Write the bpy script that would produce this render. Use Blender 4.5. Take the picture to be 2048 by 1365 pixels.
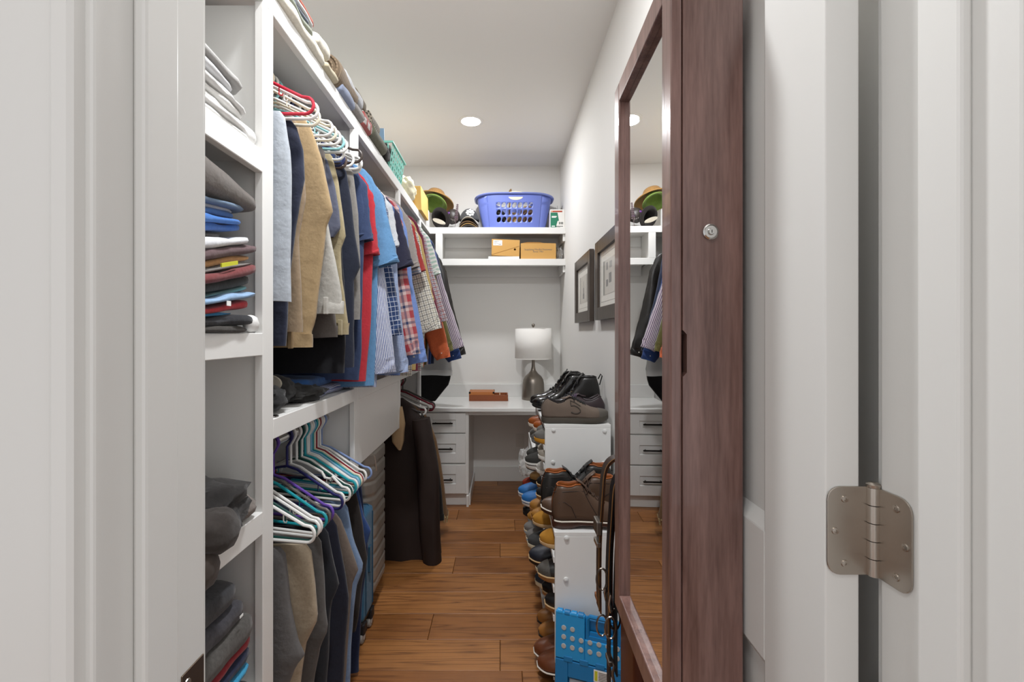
import bpy, bmesh, math, random
from mathutils import Vector, Matrix, noise
for o in list(bpy.data.objects): bpy.data.objects.remove(o)
SC=bpy.context.scene; COL=SC.collection
# ---------------------------------------------------------------- camera, world, lights, exposure
F,CX,CY,CZ=910.0,1003.0,667.0,1.285          # focal length and axis in photo pixels, eye height in metres
cam=bpy.data.objects.new('camera',bpy.data.cameras.new('camera')); COL.objects.link(cam)
cam.location=(0,0,CZ); cam.rotation_euler=(math.pi/2,0,0)
cam.data.sensor_width=36; cam.data.lens=36*F/2048; cam.data.clip_start=.05
cam.data.shift_x=(1024-CX)/2048; cam.data.shift_y=-(682.5-CY)/2048
SC.camera=cam
w=bpy.data.worlds.new('world'); SC.world=w; w.use_nodes=True
w.node_tree.nodes['Background'].inputs[0].default_value=(.95,.97,1,1)
w.node_tree.nodes['Background'].inputs[1].default_value=.62
def area(name,loc,size,energy,col,rot=(0,0,0),shape='DISK'):
    l=bpy.data.lights.new(name,'AREA'); l.shape=shape; l.size=size; l.energy=energy; l.color=col
    o=bpy.data.objects.new(name,l); COL.objects.link(o); o.location=loc; o.rotation_euler=rot; return o
area('downlight_lamp',(-.21,3.12,2.722),.13,10,(.955,.975,1))
area('entrance_downlight_offscreen',(-.14,.98,2.722),.13,16.5,(.955,.975,1))
area('hall_downlight_offscreen',(-.28,-.22,2.70),.16,5,(.97,.985,1))
SC.view_settings.view_transform='Standard'; SC.view_settings.look='None'
SC.view_settings.exposure=0.6; SC.view_settings.gamma=1; SC.view_settings.use_curve_mapping=False

def P(Y,px,py): return ((px-CX)/F*Y, CZ-(py-CY)/F*Y)      # photo pixel at depth Y -> X, Z
def PX(Y,px): return (px-CX)/F*Y
def PZ(Y,py): return CZ-(py-CY)/F*Y
# ---------------------------------------------------------------- materials
def lin(c):
    if isinstance(c,str): c=[int(c[i:i+2],16)/255 for i in (0,2,4)]
    return tuple((v/12.92 if v<=.04045 else ((v+.055)/1.055)**2.4) for v in c)+(1,)
M={}
def nt(name):
    m=bpy.data.materials.new(name); m.use_nodes=True; t=m.node_tree
    return m,t,t.nodes['Principled BSDF']
def N(t,typ,**k):
    n=t.nodes.new(typ)
    for a,b in k.items(): setattr(n,a,b)
    return n
def L(t,a,b): t.links.new(a,b)
def math_n(t,op,a,b=None):
    n=N(t,'ShaderNodeMath',operation=op)
    for i,v in enumerate((a,b)):
        if v is None: continue
        if isinstance(v,(int,float)): n.inputs[i].default_value=v
        else: L(t,v,n.inputs[i])
    return n.outputs[0]
def mix(t,f,a,b):
    n=N(t,'ShaderNodeMix',data_type='RGBA')
    if isinstance(f,(int,float)): n.inputs[0].default_value=f
    else: L(t,f,n.inputs[0])
    for i,v in ((6,a),(7,b)):
        if isinstance(v,tuple): n.inputs[i].default_value=v
        else: L(t,v,n.inputs[i])
    return n.outputs[2]
def noise_n(t,vec,scale,detail=3,rough=.5):
    n=N(t,'ShaderNodeTexNoise'); n.inputs['Scale'].default_value=scale; n.inputs['Detail'].default_value=detail; n.inputs['Roughness'].default_value=rough
    if vec is not None: L(t,vec,n.inputs['Vector'])
    return n.outputs['Fac']
def bump(t,b,h,s,d=.002):
    n=N(t,'ShaderNodeBump'); n.inputs['Strength'].default_value=s; n.inputs['Distance'].default_value=d
    L(t,h,n.inputs['Height']); L(t,n.outputs[0],b.inputs['Normal'])
def mat(key,c,rough=.5,metal=0,bs=0,bscale=80,spec=.5,emit=None,coat=0,alpha=1,trans=0,var=0,vscale=6):
    if key in M: return M[key]
    m,t,b=nt(key); M[key]=m
    b.inputs['Base Color'].default_value=lin(c); b.inputs['Roughness'].default_value=rough; b.inputs['Metallic'].default_value=metal
    b.inputs['Specular IOR Level'].default_value=spec; b.inputs['Coat Weight'].default_value=coat; b.inputs['Alpha'].default_value=alpha
    b.inputs['Transmission Weight'].default_value=trans
    if emit: b.inputs['Emission Color'].default_value=lin(emit[0]); b.inputs['Emission Strength'].default_value=emit[1]
    tc=N(t,'ShaderNodeTexCoord').outputs['Object']
    if bs: bump(t,b,noise_n(t,tc,bscale),bs)
    if var:
        f=noise_n(t,tc,vscale); d=tuple(v*(1-var) for v in lin(c)[:3])+(1,)
        L(t,mix(t,f,d,lin(c)),b.inputs['Base Color'])
    return m
def cloth(key,c,c2=None,kind='plain',freq=60,duty=.5,rough=.9,c3=None,heather=.12,weave=900):
    """fabric: plain, stripes along (v) or across (u), check, plaid; UV in metres"""
    if key in M: return M[key]
    m,t,b=nt(key); M[key]=m
    b.inputs['Roughness'].default_value=rough; b.inputs['Specular IOR Level'].default_value=.15
    b.inputs['Sheen Weight'].default_value=.15; b.inputs['Sheen Roughness'].default_value=.6
    tc=N(t,'ShaderNodeTexCoord'); uv=N(t,'ShaderNodeSeparateXYZ'); L(t,tc.outputs['UV'],uv.inputs[0])
    def mu(q):
        r=lin(q); g=.3*r[0]+.59*r[1]+.11*r[2]; return tuple((v*.86+g*.14)*.88 for v in r[:3])+(1,)
    A=mu(c); B=mu(c2) if c2 else A; C=mu(c3) if c3 else B
    def st(ax,f,d,off=0.0):
        x=math_n(t,'FRACT',math_n(t,'ADD',math_n(t,'MULTIPLY',uv.outputs[ax],f),off))
        return math_n(t,'LESS_THAN',x,d)
    if kind=='ustripe': col=mix(t,st(0,freq,duty),A,B)
    elif kind=='vstripe': col=mix(t,st(1,freq,duty),A,B)
    elif kind=='check':
        col=mix(t,math_n(t,'MAXIMUM',st(0,freq,duty),st(1,freq,duty)),A,B)
        if c3: col=mix(t,math_n(t,'MAXIMUM',st(0,freq,duty*.6,.5),st(1,freq,duty*.6,.5)),col,C)
    elif kind=='gingham':
        col=mix(t,math_n(t,'MULTIPLY',math_n(t,'ADD',st(0,freq,.5),st(1,freq,.5)),.5),A,B)
    elif kind=='plaid':
        c1=mix(t,math_n(t,'MULTIPLY',math_n(t,'ADD',st(0,freq,.45),st(1,freq,.45)),.5),A,B)
        col=mix(t,math_n(t,'MULTIPLY',math_n(t,'ADD',st(0,freq,.16,.35),st(1,freq,.16,.35)),.6),c1,C)
    else: col=None
    n=noise_n(t,tc.outputs['Object'],140,2)
    if col is None: col=A
    dk=mix(t,n,(1-heather*1.6,)*3+(1,),(1+heather,)*3+(1,))
    mm=N(t,'ShaderNodeMix',data_type='RGBA',blend_type='MULTIPLY'); mm.inputs[0].default_value=1
    if isinstance(col,tuple): mm.inputs[6].default_value=col
    else: L(t,col,mm.inputs[6])
    L(t,dk,mm.inputs[7]); L(t,mm.outputs[2],b.inputs['Base Color'])
    nb=noise_n(t,tc.outputs['Object'],20,4,.55)
    bump(t,b,nb,.32,.014)
    return m
WHITE=mat('white_paint','EAE9E6',.38,bs=.03,bscale=25)
WALL=mat('wall_paint','E8E6E2',.75,bs=.05,bscale=160)
CEIL=mat('ceiling_paint','F2F0EC',.85,bs=.05,bscale=160)
TRIM=mat('trim_paint','DEDDD9',.3,bs=.03,bscale=12)
QUARTZ=mat('quartz','EAE9E6',.22,var=.05,vscale=30)
MELA=mat('melamine','E9E9E7',.4)
NICKEL=mat('satin_nickel','B9B0A6',.32,1,bs=.03,bscale=300)
STEEL=mat('steel','C9C7C4',.22,1)
BRONZE=mat('dark_bronze','2A2420',.35,.8)
def wood(key,c1,c2,rough=.4,axis=2,sc=8,coat=0):
    if key in M: return M[key]
    m,t,b=nt(key); M[key]=m
    tc=N(t,'ShaderNodeTexCoord'); mp=N(t,'ShaderNodeMapping'); s=[sc*2.2]*3; s[axis]=sc*.18; mp.inputs['Scale'].default_value=s
    L(t,tc.outputs['Object'],mp.inputs[0])
    n1=noise_n(t,mp.outputs[0],2.2,5,.6); n2=noise_n(t,mp.outputs[0],11,3,.6)
    f=math_n(t,'ADD',math_n(t,'MULTIPLY',n1,.75),math_n(t,'MULTIPLY',n2,.35))
    r=N(t,'ShaderNodeMapRange'); r.inputs[1].default_value=.35; r.inputs[2].default_value=.75; L(t,f,r.inputs[0])
    L(t,mix(t,r.outputs[0],lin(c1),lin(c2)),b.inputs['Base Color'])
    b.inputs['Roughness'].default_value=rough; b.inputs['Coat Weight'].default_value=coat
    bump(t,b,n2,.12,.002); return m
def floor_wood():
    m,t,b=nt('oak_plank'); tc=N(t,'ShaderNodeTexCoord'); oi=N(t,'ShaderNodeObjectInfo')
    off=N(t,'ShaderNodeVectorMath',operation='SCALE'); off.inputs[0].default_value=(31,17,7); L(t,oi.outputs['Random'],off.inputs['Scale'])
    ad=N(t,'ShaderNodeVectorMath',operation='ADD'); L(t,tc.outputs['Object'],ad.inputs[0]); L(t,off.outputs[0],ad.inputs[1])
    mp=N(t,'ShaderNodeMapping'); mp.inputs['Scale'].default_value=(.38,8,1); L(t,ad.outputs[0],mp.inputs[0])
    warp=noise_n(t,mp.outputs[0],1.6,3,.55)
    wv=math_n(t,'FRACT',math_n(t,'MULTIPLY',warp,9.0))
    ring=math_n(t,'POWER',math_n(t,'ABSOLUTE',math_n(t,'SUBTRACT',math_n(t,'MULTIPLY',wv,2),1)),3)
    mp2=N(t,'ShaderNodeMapping'); mp2.inputs['Scale'].default_value=(3,120,1); L(t,ad.outputs[0],mp2.inputs[0])
    fine=noise_n(t,mp2.outputs[0],2,4,.65)
    base=mix(t,oi.outputs['Random'],lin('9A6334'),lin('BF834A'))
    c1=mix(t,math_n(t,'MULTIPLY',ring,.75),base,lin('5C3517'))
    c2=mix(t,math_n(t,'MULTIPLY',fine,.55),c1,lin('734521'))
    blo=noise_n(t,ad.outputs[0],4,3,.6)
    mr=N(t,'ShaderNodeMapRange'); mr.inputs[1].default_value=.45; mr.inputs[2].default_value=.8; L(t,blo,mr.inputs[0])
    c3=mix(t,math_n(t,'MULTIPLY',mr.outputs[0],.5),c2,lin('6B3F1E'))
    L(t,c3,b.inputs['Base Color']); b.inputs['Roughness'].default_value=.42
    bump(t,b,math_n(t,'ADD',fine,warp),.25,.0025); return m
OAK=floor_wood()
MAHOG=wood('dark_mahogany','8C6C64','4A2F28',.3,2,7,.25)
# ---------------------------------------------------------------- mesh helpers
WL={}
class MB:
    def __init__(s): s.v=[]; s.f=[]; s.uv=[]; s.mi=[]
    def add(s,v,f,uv=None,mi=0):
        o=len(s.v); s.v+= [tuple(p) for p in v]
        for k,q in enumerate(f):
            s.f.append([i+o for i in q]); s.uv.append(uv[k] if uv else None); s.mi.append(mi)
        return s
    def box(s,x0,x1,y0,y1,z0,z1,mi=0):
        x0,x1=min(x0,x1),max(x0,x1); y0,y1=min(y0,y1),max(y0,y1); z0,z1=min(z0,z1),max(z0,z1)
        v=[(x,y,z) for x in (x0,x1) for y in (y0,y1) for z in (z0,z1)]
        return s.add(v,[(0,1,3,2),(4,6,7,5),(0,4,5,1),(2,3,7,6),(0,2,6,4),(1,5,7,3)],mi=mi)
    def prism(s,poly,fn,d0,d1,mi=0):
        """poly 2D, fn(a,b,d)->xyz, extruded from d0 to d1"""
        n=len(poly); v=[fn(a,b,d0) for a,b in poly]+[fn(a,b,d1) for a,b in poly]
        return s.add(v,[list(range(n))[::-1],list(range(n,2*n))]+[(i,(i+1)%n,n+(i+1)%n,n+i) for i in range(n)],mi=mi)
    def loft(s,rings,closed=True,cap0=False,cap1=False,mi=0,skip=None):
        n=len(rings[0]); v=[p for r in rings for p in r]; f=[]; uv=[]
        us=[0]; r=rings[len(rings)//2]
        for i in range(n): us.append(us[-1]+(Vector(r[(i+1)%n])-Vector(r[i])).length)
        vs=[0]
        for k in range(1,len(rings)):
            vs.append(vs[-1]+(sum((Vector(rings[k][i])-Vector(rings[k-1][i])).length for i in range(0,n,max(1,n//6))))/len(range(0,n,max(1,n//6))))
        for k in range(len(rings)-1):
            for i in range(n if closed else n-1):
                if skip and skip(k,i): continue
                j=(i+1)%n
                f.append((k*n+i,k*n+j,(k+1)*n+j,(k+1)*n+i)); uv.append([(us[i],vs[k]),(us[i+1],vs[k]),(us[i+1],vs[k+1]),(us[i],vs[k+1])])
        if cap0: f.append(list(range(n))[::-1]); uv.append([(us[i],0) for i in range(n)][::-1])
        if cap1: f.append([(len(rings)-1)*n+i for i in range(n)]); uv.append([(us[i],vs[-1]) for i in range(n)])
        return s.add(v,f,uv,mi)
    def tube(s,pts,r,n=8,closed=False,mi=0,rx=None):
        pts=[Vector(p) for p in pts]; m=len(pts); rings=[]; up=None
        for i,p in enumerate(pts):
            a=pts[(i-1)%m] if (closed or i>0) else p; b=pts[(i+1)%m] if (closed or i<m-1) else p
            t=(b-a).normalized()
            if up is None:
                up=Vector((0,0,1)) if abs(t.z)<.9 else Vector((0,1,0))
            u=(up-t*up.dot(t)); u=u.normalized() if u.length>1e-6 else t.orthogonal().normalized(); up=u; w_=t.cross(u)
            rr=r[i] if isinstance(r,(list,tuple)) else r; r2=rr if rx is None else rx
            rings.append([p+u*rr*math.sin(2*math.pi*k/n)+w_*r2*math.cos(2*math.pi*k/n) for k in range(n)])
        if closed: rings.append(rings[0])
        return s.loft(rings,True,not closed,not closed,mi)
    def lathe(s,prof,c=(0,0,0),n=32,axis='z',mi=0,cap=True):
        rings=[]
        for r,h in prof:
            ring=[]
            for k in range(n):
                a=2*math.pi*k/n; x,y=r*math.cos(a),r*math.sin(a)
                p={'z':(x,y,h),'x':(h,x,y),'y':(y,h,x)}[axis]; ring.append((c[0]+p[0],c[1]+p[1],c[2]+p[2]))
            rings.append(ring)
        return s.loft(rings,True,cap,cap,mi)
    def sphere(s,c,rx,ry=None,rz=None,n=12,mi=0):
        ry=ry or rx; rz=rz or rx
        rings=[[(c[0]+rx*math.sin(a)*math.cos(2*math.pi*k/n),c[1]+ry*math.sin(a)*math.sin(2*math.pi*k/n),c[2]-rz*math.cos(a)) for k in range(n)]
               for a in [math.pi*(i+.02)/(n//2+.04) for i in range(n//2+1)]]
        return s.loft(rings,True,True,True,mi)
    def xf(s,fn): s.v=[tuple(fn(*p)) for p in s.v]; return s
    def build(s,name,m,parent=None,smooth=False,bevel=0,solid=0,sub=0,angle=40,local=False,label=None,seg=2,kind=None,weld=False):
        base=WL.get(parent.as_pointer(),Vector((0,0,0))) if parent else None
        if parent is None and not local:
            xs,ys,zs=zip(*s.v); base=Vector(((min(xs)+max(xs))/2,(min(ys)+max(ys))/2,min(zs)))
        elif local: base=Vector((0,0,0))
        me=bpy.data.meshes.new(name); me.from_pydata([(p[0]-base.x,p[1]-base.y,p[2]-base.z) for p in s.v],[],s.f)
        if any(u is not None for u in s.uv):
            lay=me.uv_layers.new(name='UVMap').data
            for p,u in zip(me.polygons,s.uv):
                if u:
                    for li,c in zip(p.loop_indices,u): lay[li].uv=c
        for mm in (m if isinstance(m,(list,tuple)) else [m]): me.materials.append(mm)
        if any(s.mi): me.polygons.foreach_set('material_index',s.mi)
        if smooth:
            me.polygons.foreach_set('use_smooth',[True]*len(me.polygons)); me.set_sharp_from_angle(angle=math.radians(angle))
        me.validate(); me.update()
        o=bpy.data.objects.new(name,me); COL.objects.link(o)
        if parent: o.parent=parent; WL[o.as_pointer()]=base
        else: o.location=base; WL[o.as_pointer()]=base
        if weld: q=o.modifiers.new('w','WELD'); q.merge_threshold=.0004
        if solid: q=o.modifiers.new('s','SOLIDIFY'); q.thickness=solid; q.offset=-1; q.material_offset=1 if isinstance(m,(list,tuple)) and len(m)>1 and not any(s.mi) else 0
        if bevel: q=o.modifiers.new('b','BEVEL'); q.width=bevel; q.segments=seg; q.limit_method='ANGLE'; q.angle_limit=math.radians(40)
        if sub: q=o.modifiers.new('u','SUBSURF'); q.levels=sub; q.render_levels=sub
        if label: o['label']=label
        if kind: o['kind']=kind
        return o
def tag(o,label,cat,group=None):
    o['label']=label; o['category']=cat
    if group: o['group']=group
    return o
def thing(name,label,cat,loc,group=None,rot=None):
    o=bpy.data.objects.new(name,None); COL.objects.link(o); o.location=loc; o.empty_display_size=.05
    if rot: o.rotation_euler=rot
    WL[o.as_pointer()]=Vector(loc); return tag(o,label,cat,group)
def struct(name,mb,m,parent=None,**k):
    o=mb.build(name,m,parent,**k)
    if parent is None: o['kind']='structure'
    return o
def B(*a): return MB().box(*a)
def lerp(a,b,t): return a+(b-a)*t
def interp(tab,x):
    for (x0,*a),(x1,*b) in zip(tab,tab[1:]):
        if (x0<=x<=x1) or (x0>=x>=x1):
            t=(x-x0)/(x1-x0) if x1!=x0 else 0
            return [lerp(p,q,t) for p,q in zip(a,b)]
    return list(tab[-1][1:]) if abs(x-tab[-1][0])<abs(x-tab[0][0]) else list(tab[0][1:])
def cut(o,mb):
    """carve the closed shape mb (world space) out of o; the cutter does not stay in the scene"""
    c=mb.build('cutter',M['white_paint'])
    for d in (c.data,o.data):
        b=bmesh.new(); b.from_mesh(d); bmesh.ops.recalc_face_normals(b,faces=b.faces); b.to_mesh(d); b.free()
    c.data.materials.clear(); c.data.materials.append(o.data.materials[0]); bpy.context.view_layer.update()
    q=o.modifiers.new('cut','BOOLEAN'); q.operation='DIFFERENCE'; q.solver='EXACT'; q.object=c
    dg=bpy.context.evaluated_depsgraph_get(); me=bpy.data.meshes.new_from_object(o.evaluated_get(dg))
    o.modifiers.clear(); o.data=me; d=c.data; bpy.data.objects.remove(c); bpy.data.meshes.remove(d)
def copy_tree(o,parent=None):
    c=o.copy(); COL.objects.link(c); c.parent=parent
    for ch in [x for x in o.children]: copy_tree(ch,c)
    return c
# ================================================================ the room
XL,XR,YB,YF,H=-1.02,.51,3.96,.47,2.74
YH=.341                                   # hall side of the door wall
struct('wall_left',B(XL-.1,XL,YF,YB,0,H),WALL)
struct('wall_right',B(XR,XR+.1,YF,YB,0,H),WALL)
struct('wall_back',B(XL-.1,XR+.1,YB,YB+.1,0,H),WALL)
struct('wall_front',MB().box(XL-1.2,-.325,YH,YF,0,H).box(.41,XR+1.4,YH,YF,0,H).box(-.325,.41,YH,YF,2.07,H),WALL)
struct('ceiling',MB().box(XL-.1,XR+.1,YF,YB+.1,H,H+.1).box(XL-1.2,XR+1.4,-2.2,YF,H,H+.1),CEIL)
fl=struct('floor',MB().box(XL-1.2,XR+1.4,-2.2,YB+.1,-.06,-.012),mat('subfloor','3A2412',.9))
fl.location=(0,0,0); WL[fl.as_pointer()]=Vector((0,0,0))
fl.data.transform(Matrix.Translation((( XL-1.2+XR+1.4)/2,(-2.2+YB+.1)/2,-.06)))
joints={2:[PX(1.82,848)],3:[PX(1.82,1290)],1:[PX(1.65,1000)],4:[PX(2.0,1300),PX(2.0,600)],5:[PX(2.17,893),PX(2.17,1500)],6:[PX(2.35,1000)],7:[PX(2.52,760)],8:[PX(2.7,1033)],9:[PX(2.87,905)],10:[.3],11:[-.35]}
random.seed(4)
pw=.1757; y=1.732-pw*22; k=-21
def plank(x0,x1,y0,y1):
    g=.0009
    o=MB().box(x0+g,x1-g,y0+g,y1-g,-.012,0).build('floor_plank',OAK,fl,bevel=.0016,seg=1)
while y<YB+.05:
    js=joints.get(k,[random.uniform(-.8,.6)]); xs=[XL-1.2 if y<YF-.1 else XL-.05]+sorted(js)+[XR+1.4 if y<YF-.1 else XR+.05]
    for a,b in zip(xs,xs[1:]): plank(a,b,y,min(y+pw,YB+.06))
    y+=pw; k+=1
# baseboards
def bboard(name,mb): struct(name,mb,TRIM,bevel=.003)
bboard('baseboard_back',B(-.262,XR,YB-.014,YB,0,.13))
bboard('baseboard_right',B(XR-.014,XR,YF,YB-.014,0,.13))
# door frame: jambs, stops, casings
jl=struct('trim_1',B(-.325,-.306,YH,YF,0,2.07),TRIM,bevel=.0025)
struct('door_stop',B(-.306,-.295,.377,.417,0,2.05),TRIM,jl,bevel=.003)
jr=struct('trim_2',B(.391,.41,YH,YF,0,2.07),TRIM,bevel=.0025)
struct('door_stop',B(.391,.38,.377,.417,0,2.05),TRIM,jr,bevel=.003)
struct('trim_3',B(-.325,.41,YH,YF,2.05,2.07),TRIM,bevel=.0025)
def casing(name,x0,sgn,yface,ysgn,z1=2.12):
    # moulded profile: (distance from opening, thickness)
    prof=[(0,0),(0,.009),(.003,.012),(.012,.0135),(.016,.011),(.02,.012),(.055,.016),(.062,.0195),(.078,.0195),(.082,.016),(.082,0)]
    mb=MB().prism([(a,b) for a,b in prof],lambda a,b,d:(x0+sgn*a,yface+ysgn*b,d),0,z1)
    struct(name,mb,TRIM,smooth=True,angle=30)
casing('trim_4',-.312,-1,YH,-1); casing('trim_5',.397,1,YH,-1)
casing('trim_6',-.312,-1,YF,1); casing('trim_7',.397,1,YF,1)
struct('trim_8',B(-.40,.485,YH-.018,YH,2.06,2.14),TRIM,bevel=.004)
# strike plate on the latch jamb
sp=MB().box(-.3061,-.3045,.434,.466,.885,.957).build('strike_plate',mat('strike_metal','6B5B4E',.35,.9),jl,bevel=.0006)
MB().lathe([(.0048,0),(.0045,.0008),(.003,.0012)],(-.3045,.441,.945),12,'x').build('screw',NICKEL,sp)
# ---------------------------------------------------------------- door, open into the closet along the right wall
DT=math.atan(.0306)
def Dm(u,t,z):        # u along the door from the hinge edge, t from the aisle face to the wall side
    return (.340+u*math.sin(DT)+t*math.cos(DT), .478+u*math.cos(DT)-t*math.sin(DT), z)
dr=bpy.data.objects.new('door_1',None); COL.objects.link(dr); dr.location=(.375,.478,0); WL[dr.as_pointer()]=Vector(dr.location); dr['kind']='structure'; dr['label']='white two-panel closet door standing open along the right wall'
def dbox(u0,u1,t0,t1,z0,z1): return B(u0,u1,t0,t1,z0,z1).xf(Dm)
DW=.711
for u0,u1 in ((0,.117),(DW-.117,DW)): dbox(u0,u1,0,.035,.012,2.04).build('stile',TRIM,dr,bevel=.0015)
for z0,z1 in ((.012,.24),(.856,1.026),(1.92,2.04)): dbox(.117,DW-.117,0,.035,z0,z1).build('rail',TRIM,dr,bevel=.0015)
for z0,z1 in ((.24,.856),(1.026,1.92)):
    p=dbox(.117,DW-.117,.012,.023,z0,z1).build('panel',TRIM,dr)
    mb=MB()
    for (u0,v0,u1,v1) in ((.117,z0,DW-.117,z0),(DW-.117,z0,DW-.117,z1),(DW-.117,z1,.117,z1),(.117,z1,.117,z0)):
        n=(0,1) if v0==v1 and v0==z0 else (0,-1) if v0==v1 else (-1,0) if u0>.3 else (1,0)
        q=lambda u,v,d,t:Dm(u+n[0]*d*1.0+(d if (v0==v1 and u<.3) else -d if v0==v1 else 0),t,v+n[1]*d+(d if (u0==u1 and v<(z0+z1)/2) else -d if u0==u1 else 0))
        mb.add([q(u0,v0,0,.0005),q(u1,v1,0,.0005),q(u1,v1,.018,.012),q(u0,v0,.018,.012)],[(0,1,2,3)])
        mb.add([q(u0,v0,0,.0345),q(u1,v1,0,.0345),q(u1,v1,.018,.023),q(u0,v0,.018,.023)],[(3,2,1,0)])
    mb.build('moulding',TRIM,dr)
for t0,s in ((0,-1),(.035,1)):
    k=MB().lathe([(.0,0),(.033,0),(.033,.004),(.03,.008),(.012,.010),(.011,.03),(.024,.036),(.029,.048),(.027,.058),(.016,.064),(0,.065)],(0,0,0),24,'x')
    k.xf(lambda x,y,z:Dm(DW-.07+y,t0+s*x,.925+z)).build('knob',NICKEL,dr,smooth=True)
# hinge
hz0,hz1=PZ(.478,1148),PZ(.478,972)
hg=None
def rounded(w,h,r,n=5):      # leaf with two rounded far corners
    pts=[(0,0),(0,h)]
    for cx_,cy_,a0 in ((w-r,h-r,90),(w-r,r,0)):
        for i in range(n+1):
            a=math.radians(a0-90*i/n); pts.append((cx_+r*math.cos(a),cy_+r*math.sin(a)))
    return pts
hh=hz1-hz0
leaf=MB().prism(rounded(.044,hh,.014),lambda a,b,d:(.3845-a,.4772-d,hz0+b),0,.0018)
hg=leaf.build('hinge',NICKEL,dr,bevel=.0005)
MB().prism(rounded(.043,hh,.014),lambda a,b,d:(.3905-d,.474-a,hz0+b),0,.0018).build('hinge_leaf',NICKEL,hg,bevel=.0005)
for i in range(5):
    a,b=hz0+hh*i/5+.0004,hz0+hh*(i+1)/5-.0004
    MB().lathe([(0,a),(.0058,a),(.0058,b),(0,b)],(.3870,.4735,0),16).build('knuckle',NICKEL,hg,smooth=True)
MB().lathe([(0,0),(.0062,0),(.0066,.003),(.004,.005),(0,.0055)],(.3870,.4735,hz1),16).build('pin_cap',NICKEL,hg,smooth=True)
def screw(fn): MB().lathe([(0,0),(.0038,0),(.0034,.0012),(.0013,.0015),(.001,.0006),(0,.0005)],(0,0,0),14).xf(fn).build('screw',NICKEL,hg,smooth=True)
for a,b in ((.026,.86),(.036,.5),(.026,.13)):
    screw(lambda x,y,z:(.3845-a+x,.4754-z,hz0+hh*b+y)); screw(lambda x,y,z:(.3887-z,.474-a+x,hz0+hh*b+y))
# ---------------------------------------------------------------- recessed downlights
LENS=mat('lamp_lens','FFFFFF',.4,emit=('FFF6EA',9))
for lx,ly,lb in ((-.21,3.12,'round recessed ceiling downlight above the closet aisle before the desk'),):
    t=thing('ceiling_downlight',lb,'ceiling light',(lx,ly,H-.006))
    MB().lathe([(.062,0),(.066,-.004),(.082,-.005),(.0865,-.002),(.0865,.006),(.062,.006)],(lx,ly,H),40,cap=False).build('trim_ring',mat('ring_white','F1EFEA',.4),t,smooth=True)
    MB().lathe([(0,.001),(.0635,.001),(.0635,.004),(0,.004)],(lx,ly,H-.006),40).build('lens',LENS,t)
# ================================================================ built-in shelving, left side
XS=-.57                                    # plane of the face frames
def board(name,parent,*a,bev=.0015): return B(*a).build(name,WHITE,parent,bevel=bev,seg=1)
def stile(t,y0,z0,z1): board('stile',t,XS-.02,XS,y0,y0+.05,z0,z1)
ts=thing('top_shelf','long white top shelf with front fascia along the left wall',' shelf'.strip(),(-.8,2,2.08))
board('shelf_board',ts,XL,XS-.004,YF+.01,3.63,2.11,2.13); board('fascia',ts,XS-.02,XS,YF+.01,3.63,2.08,2.131); board('cleat',ts,XL,XL+.018,YF+.01,YB,2.02,2.11)
# near tower
tt=thing('shelf_tower','white open shelf tower beside the closet doorway holding folded clothes','shelf',(-.8,.8,0))
board('side_panel',tt,XL,XS-.02,YF+.015,YF+.033,0,2.08); board('side_panel',tt,XL,XS-.02,1.101,1.119,0,2.08); board('back_panel',tt,XL,XL+.008,YF+.033,1.101,0,2.08)
stile(tt,YF+.012,0,2.08); stile(tt,1.087,0,2.08)
for z in (1.722,1.285,.858,.43): board('shelf_board',tt,XL+.008,XS-.02,YF+.033,1.101,z-.02,z); board('fascia',tt,XS-.02,XS,YF+.062,1.087,z-.053,z+.0005)
board('toe_board',tt,XS-.06,XS-.045,YF+.033,1.101,0,.1); board('bottom_board',tt,XL+.008,XS-.02,YF+.033,1.101,.1,.12)
# hanging bay with mid shelf
t1=thing('hanging_bay','white double hanging bay with a mid shelf next to the shelf tower','shelf',(-.8,1.45,0))
board('side_panel',t1,XL,XS-.02,1.78,1.798,0,2.08); stile(t1,1.764,0,2.08)
board('shelf_board',t1,XL,XS-.02,1.119,1.78,1.05,1.07); board('fascia',t1,XS-.02,XS,1.137,1.764,1.02,1.0705); board('cleat',t1,XL,XL+.018,1.119,1.78,.96,1.05)
ROD=-.69
def rod(t,y0,y1,z,x=ROD): MB().lathe([(0,y0),(.016,y0),(.016,y1),(0,y1)],(x,0,z),20,'y').build('hanging_rod',STEEL,t,smooth=True)
rod(t1,1.119,1.78,2.035); rod(t1,1.119,1.78,.955)
# second bay: cabinet box hung over the luggage
t2=thing('luggage_bay','white bay with a boxed panel hanging above the luggage space','shelf',(-.8,2.15,0))
board('side_panel',t2,XL,XS-.02,2.54,2.558,.755,2.08); stile(t2,2.52,.755,2.08)
board('apron_panel',t2,XS-.02,XS-.002,1.815,2.52,.755,1.05); board('shelf_board',t2,XL,XS-.002,1.815,2.54,1.05,1.07); board('fascia',t2,XS-.02,XS+.0005,1.814,2.52,1.02,1.0705)
rod(t2,1.798,2.54,2.035)
# third bay
t3=thing('coat_bay','white hanging bay for coats next to the desk corner','shelf',(-.8,2.9,0))
board('side_panel',t3,XL,XS-.02,3.2,3.218,0,2.08); stile(t3,3.18,0,2.08)
board('shelf_board',t3,XL,XS-.02,2.558,3.2,1.05,1.07); board('fascia',t3,XS-.02,XS,2.57,3.18,1.02,1.0705)
rod(t3,2.558,3.2,2.035); rod(t3,2.558,3.2,.975); rod(t3,3.218,3.62,2.035)
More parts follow.
